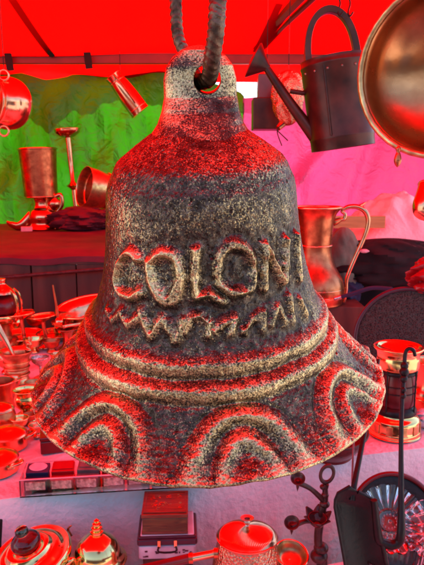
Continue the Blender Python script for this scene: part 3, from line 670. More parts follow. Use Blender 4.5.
tube([E_(331, 222), E_(338, 220), E_(344, 219), E_(345, 214), E_(342, 211), E_(348, 207), E_(358, 207), E_(366, 213), E_(368, 224), E_(363, 240), E_(354, 260), E_(347, 278), E_(346, 290), E_(344, 302)], [.006, .005, .0055, .005, .005, .007, .0075, .0075, .0068, .0066, .0062, .0058, .0055, .005], 16, smooth_n=7).build('handle', M['copper'], ew)
tube([E_(358, 207), E_(363, 204), E_(366, 202)], [.006, .0035, .0008], 10).build('thumb_rest', M['copper'], ew)
tube([E_(328, 219), E_(334, 222), E_(341, 219)], [.008, .012, .005], 14).build('hinge', M['oldcopper'], ew)

# ------------------------------------------------------------------ on the table, left
def footed(name, label, cat, px, pyb, k_h, rpx, profile, mat, tilt=(0, 0), z=TZ + .004, solid=.0015, group=None, parts=('cup_body',)):
    p = Z(px, pyb, z); k = mpp(p); t = thing(name, label, cat, p, group); t.rotation_euler = (R_(tilt[0]), R_(tilt[1]), 0)
    lathe(prof(profile, k, 5), 56).build(parts[0], mat, t, solid=solid); return t, k
gp = [(0, 0), (9, 0), (9, 1.5), (2.5, 4), (1.8, 10), (1.8, 24), (3, 27), (9, 29.5), (13.5, 31), (14, 32)]
for (px, py, lab, tl, sc) in ((26, 346, 'trumpet-shaped copper candle cup, the taller leaning one at the left', -6, 1.0), (47, 347, 'trumpet-shaped copper candle cup standing right of its taller twin', -5, .95)):
    t, k = footed('candle_cup', lab, 'candle holder', px, py, 1, 1, [(a * sc * .9, b_ * sc * 1.06) for a, b_ in gp[:5]], M['copper'], (0, tl), group='trumpet candle cups', parts=('foot',))
    lathe(prof([(a * sc, b_ * sc * 1.06) for a, b_ in gp[4:]], k, 4), 48).build('cup', M['copper'], t, solid=.0015); ring(14 * sc * k, .0018, T(0, 0, 32 * sc * 1.06 * k)).build('rim', M['brass'], t)
# pewter goblet
t, k = footed('small_goblet', 'small pale pewter goblet between the mortar and the bell', 'goblet', 41, 378, 1, 1, [(0, 0), (6, 0), (6, 1), (1.4, 3), (1.1, 12)], M['silver'], parts=('foot',))
lathe(prof([(1.1, 12), (4, 14), (8, 18), (9, 22)], k), 40).build('cup', M['silver'], t, solid=.0015)
t, k = footed('candle_spike', 'copper chamberstick with a tall thin rod and heart-shaped dish', 'candlestick', 68, 350, 1, 1, [(0, 0), (9, 0), (9, 2), (5, 6), (4.5, 14), (7, 20), (10, 22)], M['copper'], parts=('base',))
hv = []; hn = 48
for i in range(hn):
    a_ = 2 * math.pi * i / hn; x = 16 * math.sin(a_) ** 3; y = 13 * math.cos(a_) - 5 * math.cos(2 * a_) - 2 * math.cos(3 * a_) - math.cos(4 * a_)
    hv.append((x, y))
mb = MB(); vs = [(0, 0, 25 * k)]
for q, (s_, zz) in enumerate(((.6, 25), (.92, 26), (1, 29))): vs += [(x * s_ * k * 1.0, y * s_ * k * .9, zz * k) for x, y in hv]
fs = [(0, 1 + i, 1 + (i + 1) % hn) for i in range(hn)] + [(1 + q * hn + i, 1 + q * hn + (i + 1) % hn, 1 + (q + 1) * hn + (i + 1) % hn, 1 + (q + 1) * hn + i) for q in range(2) for i in range(hn)]
mb.add(vs, fs).build('heart_dish', M['copper'], t, solid=.003)
tube([(-8 * k, 0, 28 * k), (-9.5 * k, 0, 45 * k), (-12 * k, 0, 66 * k)], [.0045, .0035, .0022], 10).build('rod', M['oldcopper'], t)
sphere(5 * k, T(-7 * k, 0, 29 * k), seg=20).build('knob', M['copper'], t)
# wide bowl
t, k = footed('wide_copper_bowl', 'wide round copper bowl with a turned lip just left of the bell', 'bowl', 96, 341, 1, 1, [(0, 0), (12, 0), (13, 2), (10, 6), (11, 10), (21, 20), (26, 32), (32, 37), (33, 37.5)], M['copper'], (8, -6))
ring(33 * k, .004, T(0, 0, 37.5 * k)).build('rim', M['brass'], t)
# brass oil lamp at the left edge
t, k = footed('oil_lamp', 'brass oil lamp with a dark glass belly in a scrolled frame at the left edge', 'oil lamp', 5, 346, 1, 1, [(0, 0), (14, 0), (15, 3), (12, 8), (8, 10), (8, 22), (13, 26), (15, 28)], M['oldbrass'], parts=('base',))
sphere(14 * k, T(0, 0, 40 * k), seg=32).build('glass_belly', M['redlac'], t)
lathe(prof([(14, 26), (15.5, 30), (15, 33)], k), 48).build('collar', M['brass'], t, solid=.002)
lathe(prof([(0, 69), (5, 68), (5, 63), (11, 58), (13, 54)], k), 32).build('cap', M['copper'], t)
for a_ in (20, 90, 160, 200, 270, 340):
    ca, sa = math.cos(R_(a_)), math.sin(R_(a_))
    tube([(15 * k * ca, 15 * k * sa, 28 * k), (18 * k * ca, 18 * k * sa, 40 * k), (16 * k * ca, 16 * k * sa, 52 * k), (11 * k * ca, 11 * k * sa, 58 * k)], .0035, 8).build('frame_bar', M['brass'], t)
# flat dishes
for px, py, r_, lab in ((58, 338, 20, 'shallow copper dish beneath the candle cups'), (22, 340, 24, 'wider copper dish behind the mortar')):
    t, k = footed('shallow_dish', lab, 'dish', px, py, 1, 1, [(0, 1), (r_ * .7, 1), (r_ * .9, 3), (r_, 5.5), (r_ * 1.03, 5.6)], M['copper'], group='shallow copper dishes', parts=('dish_body',)); ring(r_ * 1.03 * k, .0022, T(0, 0, 5.6 * k)).build('rim', M['brass'], t)
# mortar and pestle
t, k = footed('brass_mortar', 'ribbed old brass mortar with a flared rim standing on the pink-lit cloth', 'mortar', 18, 382, 1, 1, [(0, 0), (11, 0), (12, 2), (11, 5), (10, 7), (11.5, 12), (11, 14), (12, 19), (12, 21), (13, 26), (16.5, 31), (17, 32.5), (15.5, 32), (12, 27), (10, 10), (0, 7)], M['oldbrass'], solid=0, parts=('mortar_body',))
for r_, z_ in ((11.7, 9), (12.0, 16), (12.4, 21.5)): ring(r_ * k, .0022, T(0, 0, z_ * k)).build('band', M['oldbrass'], t)
pp = Z(18, 382, TZ + .004); t2 = thing('pestle', 'brass pestle with a pointed finial leaning in the mortar', 'pestle', pp)
lathe(prof([(0, 10), (5, 11), (6, 16), (3, 20), (2.2, 32), (4, 35), (2.2, 37), (3, 41), (1.5, 43), (1.6, 47), (0, 49)], k), 20, T(1 * k, 2 * k, 0) @ RY(17)).build('pestle_body', M['oldbrass'], t2)
t3 = thing('long_spoon', 'shiny copper spoon handle sticking out of the mortar to the left', 'spoon', pp); tube([(3 * k, 0, 12 * k), (-8 * k, 0, 40 * k), (-17 * k, .0, 58 * k)], [.004, .006, .009], 12, flat=.5).build('spoon_handle', M['copper'], t3)
# brass cups in front
t, k = footed('footed_cup', 'small brass footed cup with a red-lit bowl near the bell rim', 'cup', 27, 418, 1, 1, [(0, 0), (12, 0), (12.5, 2), (7, 6), (5, 9), (10, 14), (11.5, 20), (10.5, 25), (11.5, 29), (12, 29.5)], M['brass'], parts=('cup_body',)); ring(12 * k, .0015, T(0, 0, 29.5 * k)).build('rim', M['brass'], t)
t, k = footed('copper_beaker', 'dull copper beaker cut by the left edge beside the footed cup', 'beaker', 1, 408, 1, 1, [(0, 0), (12, 0), (13, 4), (12.5, 18), (14, 27), (14.5, 28)], M['oldcopper'], parts=('beaker_body',)); ring(14.5 * k, .0018, T(0, 0, 28 * k)).build('rim', M['copper'], t)
t, k = footed('round_tin', 'round dark copper pot with a glossy lid at the left edge below the beaker', 'pot', 1, 428, 1, 1, [(0, 0), (13, 0), (14.5, 4), (15, 12), (13, 19), (13.5, 21)], M['oldcopper'], parts=('pot_body',)); lathe(prof([(14, 20), (12, 23), (6, 26), (0, 27)], k), 40).build('lid', M['copper'], t)
# copper pans with loop handles, front left corner
def lidpan(px, py, r_, lab, ha):
    t, k = footed('copper_casserole', lab, 'casserole', px, py, 1, 1, [(0, 0), (r_ * .9, 0), (r_, 3), (r_, 12), (r_ * 1.04, 13)], M['copper'], group='lidded copper casseroles', parts=('pan_body',))
    lathe(prof([(r_ * 1.05, 13), (r_ * .9, 16), (r_ * .5, 19), (0, 20)], k), 56).build('lid', M['copper'], t)
    c_, s_ = math.cos(R_(ha)), math.sin(R_(ha))
    def L(rad, side, z_): return ((rad * c_ - side * s_) * k, (rad * s_ + side * c_) * k, z_ * k)
    tube([L(r_ * .98, -6, 9), L(r_ * 1.25, -6, 12), L(r_ * 1.42, 0, 13), L(r_ * 1.25, 6, 12), L(r_ * .98, 6, 9)], 1.7 * k, 12).build('handle', M['copper'], t)
    for sd_ in (-6, 6): tube([L(r_ * 1.0, sd_, 9), L(r_ * 1.2, sd_, 11.5)], 2.6 * k, 12, smooth_n=0).build('ferrule', M['oldbrass'], t)
lidpan(-4, 470, 22, 'shiny copper casserole with a loop handle, the one nearer the glass case corner', -20)
lidpan(8, 446, 19, 'shiny copper casserole with a loop handle, the one farther back', 12)
# maroon box behind the case
p = Z(62, 448, TZ + .004); t = thing('maroon_box', 'dark maroon lacquered box half hidden behind the bell rim', 'box', p); t.rotation_euler = (0, 0, R_(14)); k = mpp(p)
box(40 * k, 22 * k, 13 * k).build('box_body', M['redlac'], t, False, .002); box(41 * k, 23 * k, 4 * k, T(0, 0, 13.4 * k)).build('lid', M['redlac'], t, False, .002)

# acrylic case with trinket boxes
ca = Z(20, 498, TZ + .004); cb_ = Z(214, 486, TZ + .004); dirx = (cb_ - ca).normalized(); L_ = (cb_ - ca).length; yaw = math.atan2(dirx.y, dirx.x)
cs = thing('display_case', 'shallow clear acrylic tray with pink edges lying along the front edge of the table', 'display case', ca); cs.rotation_euler = (0, 0, yaw)
D_ = .062; Hh = .026; tk = .0022
box(L_, D_, tk, T(L_ / 2, D_ / 2, 0)).build('tray_base', M['perspex'], cs, False)
for (sx, sy, px_, py_) in ((L_, tk, L_ / 2, tk / 2), (L_, tk, L_ / 2, D_ - tk / 2), (tk, D_ - 2 * tk - .0004, tk / 2, D_ / 2), (tk, D_ - 2 * tk - .0004, L_ - tk / 2, D_ / 2)):
    box(sx, sy, Hh, T(px_, py_, tk + .0003)).build('tray_wall', M['perspex'], cs, False)
ed = MB()
for (sx, sy, px_, py_) in ((L_, .0026, L_ / 2, tk / 2), (L_, .0026, L_ / 2, D_ - tk / 2)): box(sx, sy, .0012, T(px_, py_, Hh + tk + .0006), ed)
ed.build('edge_strip', M['paper'], cs, False)
trk = [('navy ring box with an oval pink lid, first from the left in the clear tray', M['navy'], M['paper']), ('bright red ring box second from the left in the clear tray', M['redplastic'], M['redplastic']),
       ('grey ring box third from the left in the clear tray', M['grey'], M['grey']), ('maroon ring box fourth from the left in the clear tray', M['redlac'], M['paper']),
       ('pale ring box fifth from the left in the clear tray, under the bell rim', M['grey'], M['tin']), ('dark red ring box sixth from the left in the clear tray', M['redlac'], M['silver']), ('small silver ring box last at the right of the clear tray', M['grey'], M['silver'])]
cmx = Matrix.LocRotScale(ca, cs.rotation_euler, None)
for i, (lab, m1, m2) in enumerate(trk):
    pos = cmx @ Vector((.0225 + i * (L_ - .04) / 6.6, .030, tk + .0006)); t = thing('ring_box', lab, 'box', pos, 'ring boxes in the clear tray'); t.rotation_euler = (0, 0, yaw + R_(rnd.uniform(-5, 5)))
    wd = .036 if i < 6 else .026
    box(wd, .030, .017).build('box_base', m1, t, False, .0012)
    lid = box(wd, .024, .009, T(0, .012, .0178) @ RX(14)).build('lid', m1 if i != 0 else M['navy'], t, False, .0012)
    if i == 0: lathe([(1e-4, .0008), (.0135, .0008), (.0145, 0)], 32, T(0, .012, .0272) @ RX(14) @ Matrix.Diagonal((1, .68, 1, 1))).build('oval_panel', m2, t)
    elif i == 1: box(wd * .9, .019, .001, T(0, .012, .0273) @ RX(14)).build('lid_panel', M['redplastic'], t, False)
    else: box(wd * .8, .016, .001, T(0, .012, .0273) @ RX(14)).build('lid_panel', m2, t, False)
    # filigree plaque on the front face: many small scrolls
    fg = MB()
    for q in range(16):
        cx_, cz_ = rnd.uniform(-wd * .36, wd * .36), rnd.uniform(.004, .014)
        ring(rnd.uniform(.0015, .003), .0005, T(cx_, -.0156, cz_) @ RX(90), fg, 12, 5, 0, rnd.uniform(200, 340))
    box(wd * .86, .0012, .0135, T(0, -.0158, .002), fg).build('filigree_front', M['silver'], t, True)

# ------------------------------------------------------------------ on the table, right
# stippled round black panel (back of a hand mirror) leaning behind the lantern
p = S(407, 340, 1.33); k = mpp(p); R1 = 52 * k
t = thing('round_mirror', 'big round black mirror, stippled back with a thick rim, upright behind the lantern', 'mirror', p, axis=(-.08, -1, .14))
dk = MB(); lathe([(1e-4, .004), (R1 * .5, .0035), (R1 * .9, .002), (R1 * .95, 0), (R1 * .95, -.006), (1e-4, -.006)], 96, None, dk)
dk.build('stippled_panel', M['disk'], t); ring(R1 * .985, .0052, None, None, 96, 12).build('rim', M['tinrim'], t)
# red plastic bag
p = S(434, 279, 1.36); k = mpp(p); t = thing('red_plastic_bag', 'crumpled shiny red plastic bag at the right edge above the round mirror', 'bag', p)
crump(22 * k, 24 * k, 14 * k, .34, 21, 90, 60).build('bag_body', M['redplastic'], t)
tag(box(.14, .07, p.z - 25 * k - TZ - .004).build('cardboard_box', M['redlac'], smooth=False, bevel=.002, loc=(p.x + .04, p.y + .06, TZ + .004)), 'dark carton holding up the red plastic bag at the right', 'box')
# iron skewer lying back
p0, p1 = S(334, 299, 1.5), S(380, 285, 1.45)
t = thing('iron_skewer', 'dark curved skewer with a pale ferrule reaching over the copper trinkets', 'skewer', p0)
tube([Vector((0, 0, 0)) + (S(341, 297, 1.5) - p0), S(355, 293, 1.48) - p0, S(372, 288, 1.46) - p0, S(392, 289, 1.42) - p0], .005, 10).build('shaft', M['denim'], t)
tube([S(334, 299, 1.5) - p0, S(341, 297, 1.5) - p0], .0055, 10, smooth_n=0).build('ferrule', M['silver'], t)
tube([S(322, 303, 1.52) - p0, S(334, 299, 1.5) - p0], [.001, .003], 10, smooth_n=0).build('tip', M['copper'], t)
# little copper cups between ewer and mirror
cups = [(338, 322, 'tiny copper coffee cup nearest the bell, right of the ewer foot', 0), (352, 332, 'tiny copper coffee cup lower down beside the round mirror', 30), (345, 344, 'tiny copper coffee cup half hidden by the bell skirt', -20), (362, 318, 'tiny wide copper dish cup under the skewer', 10), (330, 332, 'tiny copper cup pressed against the bell outline', 60)]
src = None
def cupthing():
    t = thing('coffee_cup', 'x', 'cup', (0, 0, 0), 'tiny copper coffee cups'); q = .0022
    lathe(prof([(0, 0), (5, 0), (5.5, 1), (6, 6), (8, 12), (8.5, 13)], q), 36).build('cup_body', M['copper'], t, solid=.001)
    ring(8.5 * q, .0012, T(0, 0, 13 * q)).build('rim', M['brass'], t)
    tube([(7 * q, 0, 11 * q), (12 * q, 0, 11 * q), (12.5 * q, 0, 6 * q), (6 * q, 0, 3 * q)], .0016, 8).build('handle', M['copper'], t); return t
proto = cupthing(); kids = [o for o in C.objects if o.parent == proto]
for i, (px, py, lab, az) in enumerate(cups):
    t = proto if i == 0 else proto.copy()
    if i:
        C.objects.link(t)
        for c_ in kids: d_ = c_.copy(); C.objects.link(d_); d_.parent = t
    t.location = Z(px, py, TZ + .005); t.rotation_euler = (0, 0, R_(az)); t['label'] = lab
# lantern
p = Z(394, 432, TZ + .004); k = mpp(p); t = thing('brass_lantern', 'brass lantern with dark glass sides and a bright domed foot at the right', 'lantern', p)
lathe(prof([(0, 0), (24, 0), (25, 1.5), (25, 5), (24, 6), (24, 14), (23, 17), (19, 20), (18, 24)], k), 72).build('base', M['brass'], t)
lathe([(17.5 * k, 21 * k), (20 * k, 22 * k), (20.5 * k, 25 * k), (19 * k, 28 * k), (17 * k, 30 * k)], 64).build('lower_collar', M['iron'], t)
lathe(prof([(16, 28), (18, 36), (18, 50), (17, 60), (16, 66)], k), 64).build('glass_chimney', M['redlac'], t)
lathe(prof([(16, 62), (19, 63), (19, 66), (17, 67)], k), 64).build('upper_collar', M['iron'], t)
lathe(prof([(16, 66), (20, 68), (20.5, 76), (20, 80), (21, 84), (23.5, 87), (24, 89), (21, 89), (17, 86), (0, 82)], k), 72).build('top_band', M['brass'], t)
for z_ in (45, 52): ring(18.4 * k, .0011, T(0, 0, z_ * k)).build('glass_band', M['iron'], t)
for a_ in (45, 135, 225, 315): tube([(19.5 * k * math.cos(R_(a_)), 19.5 * k * math.sin(R_(a_)), 24 * k), (19.5 * k * math.cos(R_(a_)), 19.5 * k * math.sin(R_(a_)), 68 * k)], .0016, 8, smooth_n=0).build('cage_rod', M['iron'], t)
for a_ in range(-150, -20, 32): box(.012, .0015, 11 * k, RZ(a_ + 90) @ T(0, -24.4 * k, 3 * k)).build('base_panel', M['oldbrass'], t, False, .0005)
# copper pot right of the lantern
t, k = footed('squat_copper_pot', 'squat copper pot cut by the right edge behind the lantern', 'pot', 429, 412, 1, 1, [(0, 0), (15, 0), (17, 4), (18, 20), (15, 28), (14, 40), (16, 52), (17, 53)], M['copper'], parts=('pot_body',)); ring(18.3 * k, .003, T(0, 0, 17 * k)).build('band', M['brass'], t); ring(17 * k, .002, T(0, 0, 53 * k)).build('rim', M['copper'], t)
p = Z(428, 424, TZ + .012); tag(crump(.028, .020, .02, .34, 31, 50, 30).build('cloth_napkin', M['cloth'], loc=p + Vector((0, 0, .012))), 'crumpled pale napkin tucked beside the lantern foot', 'cloth')
# dark bowl over the table edge
p = S(334, 468, 1.02); k = mpp(p); t = thing('lacquer_bowl', 'dark red lacquered bowl half hidden under the right of the bell skirt', 'bowl', p, axis=(0, -.12, 1))
p.z = max(p.z, TZ)
lathe(prof([(0, 0), (20, 0), (22, 3), (30, 14), (34, 24), (35, 25)], k), 64).build('bowl_body', M['redlac'], t, solid=.003)
ring(35 * k, .0022, T(0, 0, 25 * k)).build('rim', M['rust'], t)
t.location = Z(330, 452, TZ + .006)
p = Z(333, 452, TZ + .012); tag(lathe(prof([(0, 0), (4, 0), (4, 4), (2.5, 5), (2.2, 14), (3, 16), (0, 17)], mpp(p)), 20, RX(50) @ RZ(20)).build('brass_screw', M['oldbrass'], loc=p + Vector((0, -.01, .005))), 'small brass knob lying in the lacquered bowl', 'knob')

# ------------------------------------------------------------------ on the front bench
def onb(px, py, Y): return S(px, py, Y)
# big brass pot with glass knob
c = onb(31, 556, .80); k = mpp(c); ax = Vector((-.22, -.16, 1)).normalized()
t = thing('brass_pot', 'large polished brass pot with stepped lid and clear glass knob, lower left', 'pot', (c.x, c.y, BZ + .002)); t.rotation_euler = (0, 0, 0)
hc = c.z - BZ; tm = T(0, 0, hc) @ ax.to_track_quat('Z', 'Y').to_matrix().to_4x4()
lathe([(1e-4, 0), (27 * k, 0), (30 * k, .01), (36 * k, hc * .45), (37 * k, hc * .7), (35 * k, hc * .88)], 72).build('pot_body', M['brass'], t)
lathe([(a * k, b_ * k) for a, b_ in ((39.5, -7), (41, -2), (40.5, 1), (39, 2.5), (36, 2), (34, 1.5), (32, 3), (30.5, 5.5), (28, 6.5), (24, 6), (22.5, 7.5), (21, 10.5), (18, 11.5), (15, 10.5), (0.01, 10))], 96, tm).build('lid', M['brass'], t)
kn = lathe([(a * k, b_ * k) for a, b_ in ((12, 10.6), (14.5, 13), (15, 17), (12.5, 22), (8, 25), (6, 26.5), (6.6, 29), (6, 32), (3.5, 34.5), (0.01, 35))], 48, tm).build('glass_knob', M['glass'], t)
lathe([(a * k, b_ * k) for a, b_ in ((0.01, 14), (8, 13), (11, 11.5), (0.01, 11))], 32, tm).build('knob_core', M['iron'], t)
tube([(30 * k, -.01, hc * .75), (41 * k, -.01, hc * .98), (43 * k, 0, hc * .85), (34 * k, 0, hc * .5)], .004, 10).build('handle', M['brass'], t)
p = S(4, 520, .87); tag(box(.022, .05, .05, RZ(-30)).build('black_block', M['iron'], smooth=False, bevel=.002, loc=(p.x - .01, p.y, p.z - .045)), 'small black block behind the big brass pot at the left edge', 'block')
bb = box(.05, .06, p.z - .045 - BZ - .003).build('wooden_block', M['carved'], smooth=False, bevel=.002, loc=(p.x - .012, p.y, BZ + .003)); tag(bb, 'red-brown wooden block under the small black block', 'block')
# domed jar
c = onb(98, 560, .82); k = mpp(c); t = thing('domed_jar', 'small brass jar with a domed lid and stacked finial beside the big brass pot', 'jar', (c.x, c.y, BZ + .002)); hc = c.z - BZ
lathe([(1e-4, 0), (20 * k, 0), (25 * k, .01), (27 * k, hc * .6), (26 * k, hc * .98)], 64).build('jar_body', M['brass'], t)
lathe(smoothp([(a * k, b_ * k + hc) for a, b_ in ((27.5, -3), (28, 0), (25.5, 2), (23.5, 5), (22, 12), (17, 20), (9, 26), (4.5, 28))], 5), 72).build('domed_lid', M['brass'], t)
lathe([(a * k, b_ * k + hc) for a, b_ in ((4.5, 27.5), (6.5, 29), (6.5, 31), (4, 32), (5.4, 33.5), (5.4, 35), (3, 36.2), (4.3, 37.5), (4.2, 39), (2.2, 40), (2.8, 42), (0.01, 44))], 32).build('finial', M['brass'], t)
ring(28 * k, .0016, T(0, 0, hc - .001)).build('rim', M['brass'], t)
tag(tube([(0, 0, 0), (-.004, .0, .012), (.002, 0, .018)], [.003, .002, .001], 8).build('copper_hook', M['copper'], loc=S(71, 536, .86)), 'tiny copper hook between the two brass lids', 'hook')
# tin case and carved box
c = onb(167, 554, .84); k = mpp(c); t = thing('tin_case', 'pale tin case with plum rim, clasp and handle under the carved box', 'case', (c.x, c.y + .022, c.z - .0)); t.rotation_euler = (0, 0, R_(3))
tw, td = 57 * k, 46 * k
box(tw, td, 15 * k, T(0, 0, 0)).build('case_body', M['tin'], t, False, .004)
box(tw * 1.04, td * 1.04, 7 * k, T(0, 0, 15.3 * k)).build('rim_band', M['tinrim'], t, False, .003)
box(tw * .93, td * .93, 3.2 * k, T(0, 0, 22.5 * k)).build('case_lid', M['tin'], t, False, .004)
box(tw * .99, td * .06, 2.4 * k, T(0, -td * .46, 22.4 * k)).build('lid_trim', M['tinrim'], t, False, .001)
tube([(-8 * k, -td * .53, 16 * k), (-8 * k, -td * .62, 12 * k), (8 * k, -td * .62, 12 * k), (8 * k, -td * .53, 16 * k)], .0016, 8, smooth_n=3).build('handle', M['iron'], t)
for sx in (-8, 8): box(3 * k, .002, 8 * k, T(sx * k, -td * .53 - .001, 14 * k)).build('clasp', M['brass'], t, False, .0004)
mbx = MB()
for q in range(14): box(rnd.uniform(.002, .006), .0006, rnd.uniform(.0012, .003), T(rnd.uniform(-.42, .42) * tw, -td * .5 - .0004, rnd.uniform(2, 11) * k), mbx)
mbx.build('worn_print', M['tinrim'], t, False)
tb2 = thing('support_stack', 'plain wooden crate holding up the tin case', 'crate', (c.x, c.y + .03, BZ + .002)); box(tw * .86, td * .8, c.z - BZ - .004).build('crate_body', M['plank'], tb2, False, .003)
zt = c.z + 26 * k; t = thing('carved_box', 'small carved red-brown wooden box on top of the tin case', 'box', (c.x - 2 * k, c.y + .024, zt)); t.rotation_euler = (0, 0, R_(2))
bw, bd = 44 * k, 44 * k
box(bw, bd, 17 * k).build('box_body', M['sidewood'], t, False, .0012); box(bw * 1.03, bd * 1.03, 3 * k, T(0, 0, 0)).build('foot_moulding', M['carved'], t, False, .0008)
box(bw * 1.04, bd * 1.04, 4 * k, T(0, 0, 17.2 * k)).build('lid', M['carved'], t, False, .001)
cm = MB()
for (sx, sy, px_, py_) in ((bw * .96, .0022, 0, bd * .44), (bw * .96, .0022, 0, -bd * .44), (.0022, bd * .84, -bw * .455, 0), (.0022, bd * .84, bw * .455, 0)): box(sx, sy, .0014, T(px_, py_, 21.25 * k), cm)
cm.build('lid_border', M['carved'], t, False, .0004)
cv = MB()
for q in range(26):
    x_, y_ = rnd.uniform(-.36, .36) * bw, rnd.uniform(-.30, .30) * bd
    ring(rnd.uniform(.0012, .0032), .0005, T(x_, y_, 21.4 * k), cv, 12, 5, rnd.uniform(0, 90), rnd.uniform(200, 360))
cv.build('lid_carving', M['oldcopper'], t)
# hammered copper kettle with lid and tube handle
c = onb(247, 538, .80); k = mpp(c); t = thing('copper_kettle', 'hammered copper kettle with a flat ridged lid and long side handle', 'kettle', (c.x, c.y, BZ + .002)); hc = (c.z - BZ) / 1.07
lathe(smoothp([(1e-4, .0), (26 * k, 0), (33 * k, .012), (36 * k, hc * .4), (34 * k, hc * .75), (29 * k, hc * 1.03), (28.5 * k, hc * 1.07)], 6), 96).build('kettle_body', M['hammered'], t)
tl = T(0, 0, hc * 1.07) @ RX(-3)
lathe([(29.5 * k, -2 * k), (30.8 * k, -.5 * k), (30.8 * k, .8 * k), (29.5 * k, 1.6 * k)], 96, tl).build('lid_rim', M['copper'], t)
ld = MB(); vs = []; nn = 180; rows = [(30, 1.6), (28.5, 3.4), (25, 5.6), (20, 7.8), (14, 9.8), (8, 11.2), (4, 11.8), (2, 11.95), (.01, 12)]
for r_, z_ in rows:
    for i in range(nn):
        a_ = 2 * math.pi * i / nn; q = 1 if i % 2 else -1; vs.append((r_ * k * math.cos(a_), r_ * k * math.sin(a_), z_ * k + q * .00035 * min(1, r_ / 12)))
fs = [(j * nn + i, j * nn + (i + 1) % nn, (j + 1) * nn + (i + 1) % nn, (j + 1) * nn + i) for j in range(len(rows) - 1) for i in range(nn)]
ld.add(vs, fs, tl).build('lid', M['copper'], t)
lathe([(2.2 * k, 11.4 * k), (1.8 * k, 13 * k), (3.2 * k, 15 * k), (3.8 * k, 17 * k), (2.8 * k, 19.2 * k), (.01, 20 * k)], 24, tl).build('knob', M['silver'], t)
h0 = Vector((-33 * k, -.004, hc * .72)); cw = Vector((c.x, c.y, BZ + .002))
tube([S(216, 553, .79) - cw, S(190, 558, .775) - cw], .0058, 16, smooth_n=0).build('handle', M['copper'], t)
tube([S(190, 558, .775) - cw, S(118, 575, .74) - cw], .0066, 16, smooth_n=0).build('handle_grip', M['redlac'], t)
for px_ in (216, 191): 
    q_ = S(px_, 553 + (216 - px_) * .2, .79 - (216 - px_) * .0006) - cw; tube([q_ + Vector((-.003, 0, -.0002)), q_ + Vector((.003, 0, .0002))], .0076, 20, smooth_n=0).build('ring', M['oldcopper'], t)
# brass dish
c = onb(291, 556, .80); k = mpp(c); t = thing('brass_dish', 'small round brass dish with a beaded rim right of the kettle', 'dish', c, axis=(.12, -.32, 1))
lathe(prof([(0, -6), (8, -6), (12, -4), (15, 1), (16.5, 3)], k), 56).build('dish_body', M['oldbrass'], t, solid=.0015); ring(16.5 * k, .0018, T(0, 0, 3 * k)).build('rim', M['copper'], t)
tag(lathe([(1e-4, 0), (.022, 0), (.018, .01), (.012, c.z - BZ - .014), (1e-4, c.z - BZ - .014)], 32).build('dish_stand', M['oldbrass'], loc=(c.x, c.y + .003, BZ + .002)), 'turned brass stand carrying the small round dish', 'stand')
# cast iron candelabrum
Yc = .80; o0 = S(322, 590, Yc); o0.z = BZ + .002; t = thing('iron_candelabrum', 'brown cast iron candelabrum with round cups, flower and ring, in front of the table', 'candelabrum', o0)
Q = lambda px, py, dy=0: S(px, py, Yc + dy) - o0
tube([Vector((0, 0, 0)), Q(322, 560), Q(318, 540), Q(321, 515), Q(325, 500), Q(325, 488)], [.010, .008, .006, .0065, .0045, .004], 14).build('stem', M['rust'], t)
for (x_, y_, r_) in ((324.5, 504, .0075), (325, 495, .0055), (321, 548, .011), (319, 556, .013), (323, 487, .005)): sphere(r_, T(*Q(x_, y_)), seg=20, squash=.8).build('stem_knot', M['rust'], t)
def cupat(px, py, a_px, a_py, r_):
    e = Q(px, py, -.01); tube([Q(a_px, a_py), (Q(a_px, a_py) + e) / 2 + Vector((0, 0, .002)), e + Vector((0, 0, -.004))], [.0045, .0035, .004], 10).build('arm', M['rust'], t)
    lathe(smoothp([(1e-4, -.004), (r_ * .5, -.0035), (r_ * .9, .001), (r_, .004), (r_ * .92, .0042), (r_ * .5, -.001), (1e-4, -.0015)], 4), 40, T(*e) @ RX(28) @ RY(-8)).build('candle_cup', M['rust'], t)
    lathe([(r_ * .3, 0), (r_ * .2, -.012), (1e-4, -.020)], 16, T(*e) @ RX(10)).build('cup_spike', M['rust'], t)
cupat(298, 480, 323, 500, .0105); cupat(292, 524, 318, 521, .0112)
fl = Q(317, 524, -.012); lathe(smoothp([(1e-4, 0), (.008, .001), (.012, .008), (.013, .012)], 4), 30, T(*fl) @ RX(12)).build('flower_cup', M['redlac'], t, solid=.001)
for a_ in range(0, 360, 60):
    mb = MB(); vs = []
    for j in range(9):
        s_ = j / 8; wd = .0085 * math.sin(math.pi * (.12 + .85 * s_)) ** .8; rr = .005 + .0125 * s_ + .004 * s_ ** 3; zz = .018 * s_ ** 1.3
        for q in (-1, -.4, .4, 1): vs.append((rr - abs(q) * .0012, q * wd, zz + abs(q) * .0006))
    fs = [(j * 4 + q, j * 4 + q + 1, j * 4 + 5 + q, j * 4 + 4 + q) for j in range(8) for q in range(3)]
    mb.add(vs, fs, T(*fl) @ RX(12) @ RZ(a_ + 15)).build('petal', M['rust'], t, solid=.0012)
rc = Q(327, 474); ring(.0108, .0028, T(*rc) @ RY(18) @ RX(84) @ Matrix.Diagonal((.85, 1.15, 1, 1))).build('hanging_ring', M['rust'], t)
tube([Q(325, 488), Q(326, 484)], .0045, 10, smooth_n=0).build('ring_neck', M['rust'], t)
